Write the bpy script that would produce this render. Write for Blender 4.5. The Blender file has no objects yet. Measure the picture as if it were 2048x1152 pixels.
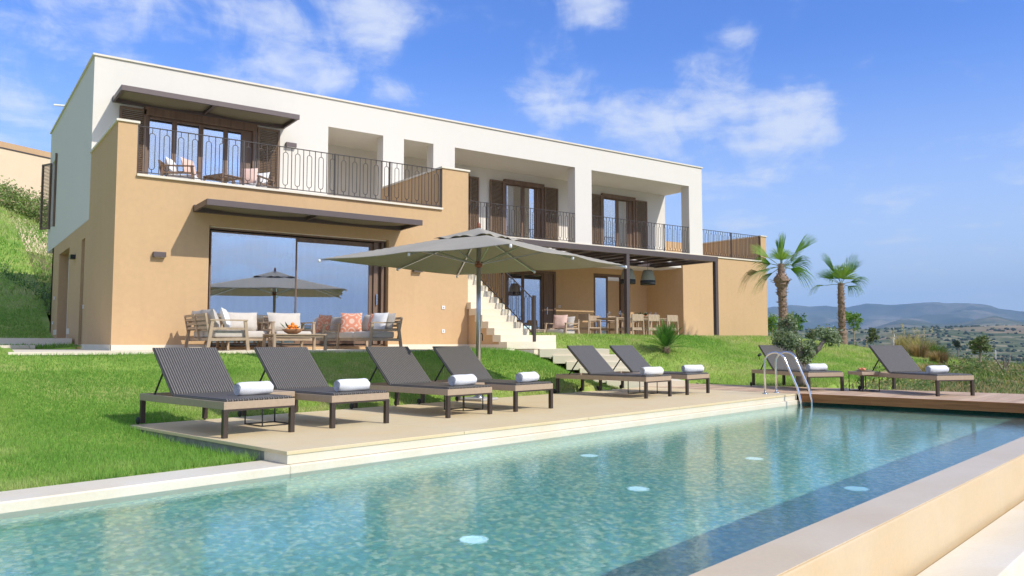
import bpy, math, random
import numpy as np
from mathutils import Vector, Matrix
random.seed(7); RNG = np.random.default_rng(7)
S = bpy.context.scene
COL = S.collection
R = math.radians

# ------------------------------------------------------------------ camera
cam_d = bpy.data.cameras.new('camera'); cam = bpy.data.objects.new('camera', cam_d); COL.objects.link(cam)
cam_d.sensor_width = 36; cam_d.lens = 28.125; cam_d.clip_start = 0.1; cam_d.clip_end = 60000
PHI = R(54.352); PITCH = R(3.8616)
CAMP = Vector((0, 0, 1.0))
fwd = Vector((math.cos(PHI)*math.cos(PITCH), math.sin(PHI)*math.cos(PITCH), math.sin(PITCH)))
cam.location = CAMP; cam.rotation_euler = fwd.to_track_quat('-Z', 'Y').to_euler()
S.camera = cam

# ------------------------------------------------------------------ sun, sky
SUNV = Vector((0.38, -1.0, 0.88)).normalized()
sd = bpy.data.lights.new('sun', 'SUN'); sd.energy = 4.4; sd.angle = R(0.53); sd.color = (1.0, 0.955, 0.88)
sun = bpy.data.objects.new('sun', sd); COL.objects.link(sun)
sun.rotation_euler = SUNV.to_track_quat('Z', 'Y').to_euler()
S.view_settings.view_transform = 'Standard'; S.view_settings.look = 'None'
S.view_settings.exposure = 0.0; S.view_settings.gamma = 1.0

def N(nt, typ, **kw):
    n = nt.nodes.new(typ)
    for k, v in kw.items():
        if k == 'inp':
            for i, val in v.items(): n.inputs[i].default_value = val
        else: setattr(n, k, v)
    return n
def L(nt, a, b): nt.links.new(a, b)
def mixc(nt, fac, a, b, blend='MIX'):
    m = N(nt, 'ShaderNodeMix', data_type='RGBA', blend_type=blend)
    for i, v in ((0, fac), (6, a), (7, b)):
        if isinstance(v, (int, float)): m.inputs[i].default_value = v
        elif isinstance(v, tuple): m.inputs[i].default_value = (*v, 1) if len(v) == 3 else v
        else: L(nt, v, m.inputs[i])
    return m.outputs[2]
def ramp(nt, fac, stops, interp='LINEAR'):
    r = N(nt, 'ShaderNodeValToRGB'); r.color_ramp.interpolation = interp
    e = r.color_ramp.elements
    while len(e) < len(stops): e.new(0.5)
    for i, (p, c) in enumerate(stops):
        e[i].position = p; e[i].color = (*c, 1) if isinstance(c, tuple) else (c, c, c, 1)
    L(nt, fac, r.inputs[0]); return r.outputs[0]
def math_(nt, op, a, b=None, c=None, clamp=False):
    m = N(nt, 'ShaderNodeMath', operation=op, use_clamp=clamp)
    for i, v in enumerate((a, b, c)):
        if v is None: continue
        if isinstance(v, (int, float)): m.inputs[i].default_value = v
        else: L(nt, v, m.inputs[i])
    return m.outputs[0]

def pdir(px, py):   # a compass direction of the real sky (for placing cloud banks)
    x, y = (px-1024)/1600, -(py-576)/1600
    r = Vector((math.sin(PHI), -math.cos(PHI), 0)); up = r.cross(fwd)
    return (fwd + r*x + up*y).normalized()

W = bpy.data.worlds.new('World'); S.world = W; W.use_nodes = True
nt = W.node_tree; nt.nodes.clear()
sky = N(nt, 'ShaderNodeTexSky', sky_type='NISHITA', sun_disc=False, sun_elevation=R(39.4), sun_rotation=math.atan2(SUNV.x, SUNV.y),
        altitude=300.0, air_density=1.0, dust_density=1.3, ozone_density=3.0)
tc = N(nt, 'ShaderNodeTexCoord')
sep = N(nt, 'ShaderNodeSeparateXYZ'); L(nt, tc.outputs['Generated'], sep.inputs[0])
zc = math_(nt, 'MAXIMUM', math_(nt, 'ADD', sep.outputs[2], 0.10), 0.03)
cx_ = math_(nt, 'DIVIDE', sep.outputs[0], zc); cy_ = math_(nt, 'DIVIDE', sep.outputs[1], zc)
cmb = N(nt, 'ShaderNodeCombineXYZ'); L(nt, cx_, cmb.inputs[0]); L(nt, cy_, cmb.inputs[1])
n1 = N(nt, 'ShaderNodeTexNoise', inp={'Scale': 2.9, 'Detail': 13.0, 'Roughness': 0.60, 'Distortion': 0.25}); L(nt, cmb.outputs[0], n1.inputs['Vector'])
n2 = N(nt, 'ShaderNodeTexNoise', inp={'Scale': 16.0, 'Detail': 9.0, 'Roughness': 0.62, 'Distortion': 0.6}); L(nt, tc.outputs['Generated'], n2.inputs['Vector'])
acc = None
CL = [  # centre direction, angular radius in degrees, weight
 ((560, 110), 6.0, .62), ((400, 80), 5.5, .42), ((640, 150), 3.6, .5), ((750, 40), 3.2, .8), ((770, 190), 2.2, .45), ((480, 25), 4.5, .5), ((130, 50), 5.0, .5),
 ((270, 60), 5.0, .55), ((30, 270), 4.5, .5), ((10, 130), 3.0, .34), ((1120, 185), 3.2, .6), ((1090, 250), 2.6, .4), ((1400, 165), 2.4, .62), ((1580, 240), 3.6, .85), ((1460, 230), 4.5, .62),
 ((1330, 285), 4.5, .62), ((1480, 330), 5.0, .5), ((1240, 240), 3.4, .5), ((1190, 15), 2.0, .6), ((1475, 70), 1.4, .4), ((1718, 158), 1.3, .4), ((1090, 120), 1.6, .45), ((1850, 480), 7.0, .22), ((1700, 330), 4.0, .25), ((2000, 360), 5.0, .2), ((1480, 400), 4.0, .35)]
for (px, py), rad, wt in CL:
    d = pdir(px, py)
    vm = N(nt, 'ShaderNodeVectorMath', operation='DISTANCE'); vm.inputs[1].default_value = d; L(nt, tc.outputs['Generated'], vm.inputs[0])
    mr = N(nt, 'ShaderNodeMapRange', interpolation_type='SMOOTHSTEP', inp={1: 0.0, 2: R(rad)*1.75, 3: wt, 4: 0.0}); L(nt, vm.outputs['Value'], mr.inputs[0])
    acc = mr.outputs[0] if acc is None else math_(nt, 'MAXIMUM', acc, mr.outputs[0])
# added out-of-view clouds behind, left and overhead: neutral ambient fill, paler pane reflections
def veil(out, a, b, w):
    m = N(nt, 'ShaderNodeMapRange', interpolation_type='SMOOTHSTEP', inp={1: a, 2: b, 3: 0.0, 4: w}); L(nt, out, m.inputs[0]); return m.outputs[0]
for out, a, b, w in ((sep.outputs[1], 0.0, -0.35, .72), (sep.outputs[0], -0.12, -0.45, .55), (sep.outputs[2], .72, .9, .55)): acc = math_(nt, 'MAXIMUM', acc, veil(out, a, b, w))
dens = math_(nt, 'ADD', math_(nt, 'MULTIPLY', n1.outputs[0], 3.4), math_(nt, 'MULTIPLY', n2.outputs[0], 2.0))
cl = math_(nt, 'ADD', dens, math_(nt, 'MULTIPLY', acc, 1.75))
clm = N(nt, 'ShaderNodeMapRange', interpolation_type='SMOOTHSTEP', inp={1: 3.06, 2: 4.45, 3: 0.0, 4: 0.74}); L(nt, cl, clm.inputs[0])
hsv = N(nt, 'ShaderNodeHueSaturation', inp={'Hue': 0.508, 'Saturation': 1.12, 'Value': 1.0}); L(nt, sky.outputs[0], hsv.inputs['Color'])
tint = mixc(nt, 1.0, hsv.outputs[0], (0.95, 1.34, 2.0), 'MULTIPLY')
hzm = N(nt, 'ShaderNodeMapRange', interpolation_type='SMOOTHSTEP', inp={1: .36, 2: -.02, 3: 0.0, 4: .85}); L(nt, sep.outputs[2], hzm.inputs[0])
tint = mixc(nt, hzm.outputs[0], tint, (6.6, 7.7, 9.4))
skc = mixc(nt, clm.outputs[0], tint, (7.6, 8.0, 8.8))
bg = N(nt, 'ShaderNodeBackground'); bg.inputs[1].default_value = 0.124
L(nt, skc, bg.inputs[0]); wo = N(nt, 'ShaderNodeOutputWorld'); L(nt, bg.outputs[0], wo.inputs[0])

# ------------------------------------------------------------------ material helpers
def newmat(name):
    m = bpy.data.materials.new(name); m.use_nodes = True; t = m.node_tree; t.nodes.clear()
    o = N(t, 'ShaderNodeOutputMaterial'); p = N(t, 'ShaderNodeBsdfPrincipled'); L(t, p.outputs[0], o.inputs[0])
    return m, t, p, o
def noise(t, scale, detail=4.0, rough=0.55, vec=None, coord='Object', stretch=None, dist=0.0):
    n = N(t, 'ShaderNodeTexNoise', inp={'Scale': scale, 'Detail': detail, 'Roughness': rough, 'Distortion': dist})
    v = vec
    if v is None: v = N(t, 'ShaderNodeTexCoord').outputs[coord]
    if stretch:
        mp = N(t, 'ShaderNodeMapping'); mp.inputs['Scale'].default_value = stretch; L(t, v, mp.inputs[0]); v = mp.outputs[0]
    L(t, v, n.inputs['Vector']); return n.outputs[0]
def bump(t, p, h, strength, dist=0.01):
    b = N(t, 'ShaderNodeBump', inp={'Strength': strength, 'Distance': dist}); L(t, h, b.inputs['Height']); L(t, b.outputs[0], p.inputs['Normal'])
def simple(name, col, rough=0.5, metal=0.0, var=0.12, scale=6.0, bmp=0.0, bscale=60.0, spec=0.5, stretch=None, bdist=0.004):
    m, t, p, o = newmat(name)
    n = noise(t, scale, 5, stretch=stretch)
    c = ramp(t, n, [(0.25, tuple(x*(1-var) for x in col)), (0.75, tuple(min(1, x*(1+var)) for x in col))])
    L(t, c, p.inputs['Base Color']); p.inputs['Roughness'].default_value = rough; p.inputs['Metallic'].default_value = metal
    p.inputs['Specular IOR Level'].default_value = spec
    if bmp: bump(t, p, noise(t, bscale, 3, stretch=stretch), bmp, bdist)
    return m
def stucco(name, col, var=0.035, streak=0.05):
    m, t, p, o = newmat(name)
    a = noise(t, 0.7, 5, 0.6); b = noise(t, 9.0, 4, 0.6); s = noise(t, 1.0, 4, 0.6, stretch=(5.0, 5.0, 0.35))
    f = math_(t, 'ADD', math_(t, 'MULTIPLY', a, 0.5), math_(t, 'MULTIPLY', b, 0.5))
    c = ramp(t, f, [(0.35, tuple(x*(1-var) for x in col)), (0.65, tuple(x*(1+var) for x in col))])
    c2 = mixc(t, math_(t, 'MULTIPLY', ramp(t, s, [(0.5, 0.0), (0.78, 1.0)]), streak*2), c, tuple(x*0.72 for x in col))
    L(t, c2, p.inputs['Base Color']); p.inputs['Roughness'].default_value = 0.92; p.inputs['Specular IOR Level'].default_value = 0.2
    bump(t, p, noise(t, 110.0, 3, 0.6), 0.35, 0.004)
    return m
def stone(name, col, warm, rough=0.6, bands=0.5, wet=False, joints=None):
    m, t, p, o = newmat(name)
    big = noise(t, 0.9, 6, 0.6, dist=0.6); lin = noise(t, 2.0, 6, 0.65, stretch=(0.5, 3.2, 6.0), dist=0.8); fine = noise(t, 34.0, 4, 0.6)
    c = ramp(t, big, [(0.3, col), (0.5, tuple((a+b)/2 for a, b in zip(col, warm))), (0.72, warm)])
    c = mixc(t, math_(t, 'MULTIPLY', ramp(t, lin, [(0.42, 0.0), (0.66, 1.0)]), bands), c, tuple(x*0.9 for x in col))
    c = mixc(t, 0.22, c, ramp(t, fine, [(0.3, 0.72), (0.7, 1.0)]), 'MULTIPLY')
    L(t, c, p.inputs['Base Color']); p.inputs['Roughness'].default_value = rough
    if wet: p.inputs['Coat Weight'].default_value = 0.16; p.inputs['Coat Roughness'].default_value = 0.12
    bump(t, p, fine, 0.15, 0.003)
    if joints:
        pass
    return m
M = {}
M['tan'] = stucco('ochre_render', (0.585, 0.388, 0.208), 0.045, 0.08)
M['white'] = stucco('white_render', (0.715, 0.67, 0.59), 0.014, 0.03)
M['cream_wall'] = stucco('cream_render', (0.80, 0.62, 0.42))
M['cap'] = stone('pale_stone', (0.78, 0.72, 0.60), (0.74, 0.64, 0.47), 0.6, 0.3)
M['step'] = stone('step_stone', (0.80, 0.72, 0.56), (0.78, 0.66, 0.46), 0.6, 0.35)
M['deck'] = stone('deck_travertine', (0.78, 0.65, 0.41), (0.77, 0.565, 0.285), 0.55, 0.55)
M['coping'] = stone('coping_stone', (0.80, 0.735, 0.60), (0.74, 0.62, 0.42), 0.5, 0.3)
M['weir'] = stone('wet_coping_stone', (0.72, 0.58, 0.38), (0.64, 0.48, 0.27), 0.38, 0.3, wet=True)
M['weirwall'] = stone('weir_wall_stone', (0.64, 0.51, 0.33), (0.61, 0.45, 0.25), 0.55, 0.5)
M['concrete'] = simple('deck_edge_stone', (0.26, 0.25, 0.22), 0.9, var=0.35, scale=7, bmp=0.4)
M['metal'] = simple('bronze_metal', (0.115, 0.088, 0.082), 0.45, 0.3, 0.06)
M['iron'] = simple('railing_iron', (0.055, 0.045, 0.042), 0.5, 0.3, 0.08)
M['dark'] = simple('black_metal', (0.02, 0.018, 0.017), 0.5, 0.2, 0.1)
M['steel'] = simple('polished_steel', (0.75, 0.75, 0.76), 0.12, 1.0, 0.03)
M['alu'] = simple('brushed_aluminium', (0.55, 0.57, 0.60), 0.28, 0.9, 0.04)
M['wood_frame'] = simple('dark_timber', (0.175, 0.108, 0.068), 0.5, 0, 0.25, 14, 0.1, 50, stretch=(1, 1, 0.12))
M['shutter'] = simple('shutter_timber', (0.20, 0.130, 0.080), 0.55, 0, 0.25, 10, 0.1, 50, stretch=(1, 1, 5))
M['teak'] = simple('weathered_teak', (0.43, 0.315, 0.205), 0.6, 0, 0.2, 12, 0.12, 60, stretch=(1, 1, 0.4))
M['teakb'] = simple('brown_teak', (0.21, 0.135, 0.085), 0.55, 0, 0.25, 12, 0.12, 60)
M['fascia'] = simple('oiled_fascia_timber', (0.42, 0.17, 0.065), 0.8, 0, 0.3, 6, 0.1, 60, 0.1, stretch=(.3, .3, 6))
M['teakd'] = simple('oiled_teak', (0.36, 0.19, 0.095), 0.55, 0, 0.25, 12, 0.12, 60)
M['cushion'] = simple('linen_cushion', (0.60, 0.545, 0.47), 0.95, 0, 0.05, 20, 0.25, 300, 0.1)
M['cushw'] = simple('white_cushion', (0.80, 0.78, 0.75), 0.95, 0, 0.04, 20, 0.25, 300, 0.1)
M['cushg'] = simple('grey_cushion', (0.44, 0.42, 0.39), 0.95, 0, 0.06, 20, 0.25, 300, 0.1)
M['pink'] = simple('pink_cushion', (0.76, 0.52, 0.42), 0.95, 0, 0.06, 20, 0.25, 300, 0.1)
M['towel'] = simple('terry_towel', (0.80, 0.79, 0.78), 0.97, 0, 0.05, 40, 0.8, 260, 0.05, bdist=0.008)
M['taupe'] = simple('taupe_metal', (0.43, 0.325, 0.22), 0.5, 0.1, 0.08, 20)
M['bronze'] = simple('dark_bronze_leg', (0.075, 0.056, 0.045), 0.4, 0.4, 0.06)
M['canvas'] = simple('taupe_canvas', (0.385, 0.35, 0.28), 0.92, 0, 0.04, 3, 0.2, 260, 0.1)
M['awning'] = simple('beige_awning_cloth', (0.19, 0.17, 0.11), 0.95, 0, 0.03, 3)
M['orange'] = simple('orange_peel', (0.85, 0.26, 0.02), 0.45, 0, 0.12, 30, 0.3, 200)
M['room'] = simple('room_plaster', (0.42, 0.38, 0.32), 0.9)
M['roomd'] = simple('dark_room_wall', (0.07, 0.06, 0.055), 0.9)
M['plastic'] = simple('white_plastic', (0.75, 0.74, 0.72), 0.5)
M['lamp_shade'] = simple('woven_lampshade', (0.40, 0.37, 0.28), 0.85, 0, 0.25, 30, 0.5, 120, stretch=(1, 1, 4))
M['lamp_band'] = simple('charcoal_band', (0.05, 0.05, 0.048), 0.8)
M['amber'] = simple('amber_knob', (0.28, 0.09, 0.04), 0.4)
M['fruit_y'] = simple('yellow_fruit', (0.60, 0.45, 0.06), 0.5, 0, 0.3, 20)
M['fruit_r'] = simple('peach_food', (0.80, 0.30, 0.14), 0.5, 0, 0.3, 30)
M['leafd'] = simple('dark_leaf', (0.04, 0.085, 0.02), 0.5)
M['ceramic'] = simple('stoneware', (0.40, 0.30, 0.17), 0.4)
M['aqua'] = simple('folded_cloth', (0.62, 0.80, 0.78), 0.9)

def mat_weave():
    m, t, p, o = newmat('dark_wicker')
    tcn = N(t, 'ShaderNodeTexCoord'); s = N(t, 'ShaderNodeSeparateXYZ'); L(t, tcn.outputs['UV'], s.inputs[0])
    rib = math_(t, 'ABSOLUTE', math_(t, 'SINE', math_(t, 'MULTIPLY', s.outputs[0], math.pi/0.030)))
    ph = math_(t, 'MULTIPLY', math_(t, 'FLOOR', math_(t, 'DIVIDE', s.outputs[0], 0.030)), 1.57)
    wv = math_(t, 'ABSOLUTE', math_(t, 'SINE', math_(t, 'ADD', math_(t, 'MULTIPLY', s.outputs[1], math.pi/0.018), ph)))
    h = math_(t, 'ADD', math_(t, 'MULTIPLY', rib, 0.7), math_(t, 'MULTIPLY', wv, 0.3))
    nn = noise(t, 30, 4)
    c = ramp(t, h, [(0.2, (0.014, 0.012, 0.010)), (0.6, (0.064, 0.056, 0.047)), (1.0, (0.25, 0.225, 0.19))])
    c = mixc(t, 0.5, c, ramp(t, nn, [(0.3, 0.55), (0.7, 1.0)]), 'MULTIPLY')
    L(t, c, p.inputs['Base Color']); p.inputs['Roughness'].default_value = 0.5
    bump(t, p, h, 0.8, 0.008); return m
M['weave'] = mat_weave()

def mat_attr(name, rough=0.75, trans=0.35, gain=1.0):
    m = bpy.data.materials.new(name); m.use_nodes = True; t = m.node_tree; t.nodes.clear()
    o = N(t, 'ShaderNodeOutputMaterial'); a = N(t, 'ShaderNodeAttribute', attribute_name='col')
    p = N(t, 'ShaderNodeBsdfPrincipled'); p.inputs['Roughness'].default_value = rough; p.inputs['Specular IOR Level'].default_value = 0.25
    tr = N(t, 'ShaderNodeBsdfTranslucent'); mx = N(t, 'ShaderNodeMixShader'); mx.inputs[0].default_value = trans
    L(t, a.outputs['Color'], p.inputs['Base Color'])
    c = mixc(t, 1.0, a.outputs['Color'], (1.25, 1.35, 0.7), 'MULTIPLY'); L(t, c, tr.inputs[0])
    L(t, p.outputs[0], mx.inputs[1]); L(t, tr.outputs[0], mx.inputs[2]); L(t, mx.outputs[0], o.inputs[0]); return m
M['leaf'] = mat_attr('foliage'); M['blade'] = mat_attr('grass_blades', 0.6, 0.42); M['bark'] = simple('grey_bark', (0.22, 0.18, 0.14), 0.95, 0, 0.4, 14, 0.9, 30, stretch=(1, 1, 0.3), bdist=0.03)
M['palm_bark'] = simple('palm_bark', (0.30, 0.20, 0.135), 0.95, 0, 0.55, 16, 0.9, 34, stretch=(1, 1, 2.5), bdist=0.03)
M['twig'] = simple('young_bark', (0.40, 0.31, 0.20), 0.9, 0, 0.25, 20)

def mat_glass(name, refl=0.42, tintc=(0.80, 0.85, 0.86)):
    m = bpy.data.materials.new(name); m.use_nodes = True; t = m.node_tree; t.nodes.clear()
    o = N(t, 'ShaderNodeOutputMaterial'); tr = N(t, 'ShaderNodeBsdfTransparent'); tr.inputs[0].default_value = (*tintc, 1)
    g = N(t, 'ShaderNodeBsdfGlossy'); g.inputs['Roughness'].default_value = 0.0; g.inputs[0].default_value = (0.92, 0.95, 1, 1)
    lw = N(t, 'ShaderNodeLayerWeight'); lw.inputs[0].default_value = 0.25
    f = math_(t, 'ADD', math_(t, 'MULTIPLY', lw.outputs['Fresnel'], 0.6), refl, clamp=True)
    mx = N(t, 'ShaderNodeMixShader'); L(t, f, mx.inputs[0]); L(t, tr.outputs[0], mx.inputs[1]); L(t, g.outputs[0], mx.inputs[2])
    L(t, mx.outputs[0], o.inputs[0]); return m
M['glass'] = mat_glass('window_glass', 0.66); M['wineglass'] = mat_glass('clear_glass', 0.14, (0.93, 0.95, 0.95))
def mat_curtain():
    m = bpy.data.materials.new('sheer_curtain'); m.use_nodes = True; t = m.node_tree; t.nodes.clear()
    o = N(t, 'ShaderNodeOutputMaterial'); d = N(t, 'ShaderNodeBsdfDiffuse'); d.inputs[0].default_value = (0.82, 0.84, 0.84, 1)
    tr = N(t, 'ShaderNodeBsdfTranslucent'); tr.inputs[0].default_value = (0.8, 0.82, 0.82, 1)
    mx = N(t, 'ShaderNodeMixShader'); mx.inputs[0].default_value = 0.4
    L(t, d.outputs[0], mx.inputs[1]); L(t, tr.outputs[0], mx.inputs[2]); L(t, mx.outputs[0], o.inputs[0]); return m
M['curtain'] = mat_curtain()
def mat_pattern():
    m, t, p, o = newmat('orange_patterned_cloth')
    tcn = N(t, 'ShaderNodeTexCoord')
    v = N(t, 'ShaderNodeTexVoronoi', feature='F1', distance='EUCLIDEAN', inp={'Scale': 5.2, 'Randomness': 0.1}); L(t, tcn.outputs['Object'], v.inputs['Vector'])
    w = math_(t, 'SINE', math_(t, 'MULTIPLY', v.outputs['Distance'], 19.0))
    c = ramp(t, w, [(0.40, (0.70, 0.28, 0.17)), (0.6, (0.78, 0.55, 0.42))])
    L(t, c, p.inputs['Base Color']); p.inputs['Roughness'].default_value = 0.9; return m
M['pattern'] = mat_pattern()
def mat_lawn():
    m, t, p, o = newmat('lawn_turf')
    a = noise(t, 0.45, 5, 0.6); b = noise(t, 7.0, 5, 0.65); d = noise(t, 60, 3)
    c = ramp(t, a, [(0.32, (0.20, 0.34, 0.055)), (0.52, (0.32, 0.44, 0.10)), (0.7, (0.46, 0.45, 0.18))])
    c = mixc(t, 0.55, c, ramp(t, b, [(0.3, (0.45, 0.5, 0.35)), (0.7, (1.2, 1.15, 0.9))]), 'MULTIPLY')
    L(t, c, p.inputs['Base Color']); p.inputs['Roughness'].default_value = 0.95; p.inputs['Specular IOR Level'].default_value = 0.1
    bump(t, p, d, 0.6, 0.03); return m
M['lawn'] = mat_lawn()

# ------------------------------------------------------------------ mesh helpers
class MB:
    def __init__(s): s.v = []; s.f = []; s.uv = None
    def add(s, vs, fs):
        b = len(s.v); s.v += [tuple(v) for v in vs]; s.f += [tuple(i+b for i in f) for f in fs]; return s
    def box(s, x0, y0, z0, x1, y1, z1):
        x0, x1 = min(x0, x1), max(x0, x1); y0, y1 = min(y0, y1), max(y0, y1); z0, z1 = min(z0, z1), max(z0, z1)
        return s.add([(x0,y0,z0),(x1,y0,z0),(x1,y1,z0),(x0,y1,z0),(x0,y0,z1),(x1,y0,z1),(x1,y1,z1),(x0,y1,z1)],
                     [(3,2,1,0),(4,5,6,7),(0,1,5,4),(1,2,6,5),(2,3,7,6),(3,0,4,7)])
    def bar(s, p, q, w, h, up=(0, 0, 1)):
        p = Vector(p); q = Vector(q); d = (q-p).normalized(); up = Vector(up)
        if abs(d.dot(up)) > 0.98: up = Vector((0, 1, 0))
        a = d.cross(up).normalized()*w/2; b = a.cross(d).normalized()*h/2
        vs = [p-a-b, p+a-b, p+a+b, p-a+b, q-a-b, q+a-b, q+a+b, q-a+b]
        return s.add(vs, [(0,1,2,3),(7,6,5,4),(4,5,1,0),(5,6,2,1),(6,7,3,2),(7,4,0,3)])
    def tube(s, pts, r, n=8, closed=False, caps=True):
        pts = [Vector(p) for p in pts]; k = len(pts); rr = r if isinstance(r, (list, tuple)) else [r]*k
        b = len(s.v); prev = None
        for i, p in enumerate(pts):
            d = (pts[(i+1) % k if closed else min(i+1, k-1)] - pts[(i-1) % k if closed else max(i-1, 0)]).normalized()
            if prev is None:
                a = d.cross(Vector((0, 0, 1))); a = a if a.length > 0.05 else d.cross(Vector((0, 1, 0))); a.normalize()
            else: a = (prev - d*prev.dot(d)).normalized()
            prev = a; c = d.cross(a)
            for j in range(n):
                t = 2*math.pi*j/n; s.v.append(tuple(p + (a*math.cos(t)+c*math.sin(t))*rr[i]))
        for i in range(k if closed else k-1):
            i2 = (i+1) % k
            for j in range(n):
                j2 = (j+1) % n; s.f.append((b+i*n+j, b+i*n+j2, b+i2*n+j2, b+i2*n+j))
        if caps and not closed: s.f.append(tuple(b+j for j in range(n))[::-1]); s.f.append(tuple(b+(k-1)*n+j for j in range(n)))
        return s
    def lathe(s, prof, c=(0, 0, 0), n=20):
        b = len(s.v)
        for r, z in prof:
            for j in range(n):
                t = 2*math.pi*j/n; s.v.append((c[0]+r*math.cos(t), c[1]+r*math.sin(t), c[2]+z))
        for i in range(len(prof)-1):
            for j in range(n):
                j2 = (j+1) % n; s.f.append((b+i*n+j, b+i*n+j2, b+(i+1)*n+j2, b+(i+1)*n+j))
        return s
    def prism(s, poly, z0, z1):
        n = len(poly); return s.add([(x, y, z0) for x, y in poly]+[(x, y, z1) for x, y in poly],
            [tuple(range(n))[::-1], tuple(range(n, 2*n))]+[(i, (i+1) % n, n+(i+1) % n, n+i) for i in range(n)])
    def xform(s, m): s.v = [tuple(m @ Vector(v)) for v in s.v]; return s
    def build(s, name, mat, parent=None, smooth=False, bevel=0, label=None, solid=0, uv=None):
        me = bpy.data.meshes.new(name); me.from_pydata(s.v, [], s.f); me.update()
        if uv:
            l = me.uv_layers.new(name='UVMap')
            for lp in me.loops: l.data[lp.index].uv = uv(me.vertices[lp.vertex_index].co)
        if smooth: me.polygons.foreach_set('use_smooth', [True]*len(me.polygons))
        me.materials.append(mat); o = bpy.data.objects.new(name, me); COL.objects.link(o)
        if parent: o.parent = parent
        if label: o['label'] = label
        if bevel:
            b = o.modifiers.new('bevel', 'BEVEL'); b.width = bevel; b.segments = 2; b.limit_method = 'ANGLE'
        if solid:
            b = o.modifiers.new('solid', 'SOLIDIFY'); b.thickness = solid
        return o
def tag(o, label, cat, group=None):
    o['label'] = label; o['category'] = cat
    if group: o['group'] = group
    return o
def struct(o, kind='structure', label=None, cat=None):
    o['kind'] = kind
    if label: o['label'] = label
    if cat: o['category'] = cat
    return o
def thing(name, label, cat, loc=(0, 0, 0), rz=0.0, group=None):
    o = bpy.data.objects.new(name, None); COL.objects.link(o); o.empty_display_size = 0.2
    o.location = loc; o.rotation_euler = (0, 0, rz); return tag(o, label, cat, group)
def dup(src, loc, rz, label=None, parent=None):
    c = src.copy(); COL.objects.link(c); c.parent = parent
    if parent is None:
        c.location = loc; c.rotation_euler = (0, 0, rz)
        if label: c['label'] = label
    for ch in [k for k in src.children]: dup(ch, None, None, None, c)
    return c
def npmesh(name, V, F, mat, col=None, parent=None, smooth=False):
    """V (n,3), F (m,k) same-size faces, col (n,3) per-vertex"""
    me = bpy.data.meshes.new(name); k = F.shape[1]
    me.vertices.add(len(V)); me.vertices.foreach_set('co', V.astype(np.float32).ravel())
    me.loops.add(F.size); me.loops.foreach_set('vertex_index', F.astype(np.int32).ravel())
    me.polygons.add(len(F)); me.polygons.foreach_set('loop_start', np.arange(0, F.size, k, dtype=np.int32))
    if smooth: me.polygons.foreach_set('use_smooth', np.ones(len(F), dtype=bool))
    me.update(calc_edges=True)
    if col is not None:
        a = me.color_attributes.new('col', 'FLOAT_COLOR', 'POINT'); c = np.ones((len(V), 4), np.float32); c[:, :3] = col; a.data.foreach_set('color', c.ravel())
    me.materials.append(mat); o = bpy.data.objects.new(name, me); COL.objects.link(o)
    if parent: o.parent = parent
    return o

# pool frame: s runs along the pool, t away from the pool towards the villa
PA = R(11.7); UX, UY = math.cos(PA), math.sin(PA)
def ST(s, t): return (s*UX - t*UY, s*UY + t*UX)
def stp(s, t, z): x, y = ST(s, t); return (x, y, z)
def stpoly(pts): return [ST(*p) for p in pts]

# ------------------------------------------------------------------ terrain height
ctrl = []
def cp(x, y, z): ctrl.append((x, y, z))
for s_ in (-8, -5, -2, 1, 4): x, y = ST(s_, 6.9); cp(x, y, -.14)
for s_ in (-8, -4, 0, 3.5): x, y = ST(s_, 10.0); cp(x, y, -.03)
for s_ in (4.5, 7, 9.5, 12, 14.5, 17): x, y = ST(s_, 10.05); cp(x, y, -.03)
for s_, t_ in ((17.9, 8), (18.2, 6), (18.5, 3), (18.8, 0)): x, y = ST(s_, t_); cp(x, y, -.07)
for x in (-9, -5, -2, 0.5, 3, 5.5, 8, 10.3): cp(x, 14.5, .80)
for x in (-1.5, 0.5, 3, 5.5, 8, 10.3): cp(x, 12.9-(0.0 if x < 2 else -.1), .42 + (-.06 if x > 6 else 0))
for px_, z_ in ((1050, .76), (1085, .63), (1110, .49), (1136, .34), (1163, .20), (1190, .07), (1217, -.04), (1260, -.06), (1310, -.06)):
    l_ = (px_-1024)*18.1/1600; cp(math.cos(PHI)*18.1+math.sin(PHI)*l_, math.sin(PHI)*18.1-math.cos(PHI)*l_, z_-.05)
for x in (-6, -3, 0, 2): cp(x, 18, .84); cp(x, 21, .90)
for p in ((1.6, 23, 1.05), (1.6, 26.0, 1.08), (1.6, 27.5, 1.45), (1.6, 30, 2.35), (2.4, 36, 4.35), (1.5, 44, 6.8), (4.5, 45, 6.2), (1.5, 52, 8.8), (5, 52, 7.8), (-8, 23, 1.3), (-8, 30, 2.7), (-8, 44, 7.4), (-8, 55, 9.4), (14, 40, 3.5), (22, 36, 2.0)): cp(*p)
for x in (13.2, 15, 17, 19, 21.5): cp(x, 16.7, 1.13)
cp(14.4, 14.7, .52); cp(15.45, 14.64, .74); cp(18, 14.6, .66); cp(21, 14.9, .8); cp(24.5, 17, 1.05)
for p in ((22.5, 19.6, 1.14), (27, 19.8, 1.12), (28, 24, .9), (30.3, 18.9, .62), (28, 14, .36), (24, 11.5, .25), (34, 16, .30), (40, 21, .1), (45, 10, -1.2), (25, 6, -.5), (22, 0, -.7), (34, 9, -.45), (34, 2, -1.3), (40, 30, .3), (50, 24, -.8), (19.4, 11, .08), (16.1, 11.1, .05), (58, 32, -1.8), (55, 5, -2.5)): cp(*p)
CP = np.array(ctrl)
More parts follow.
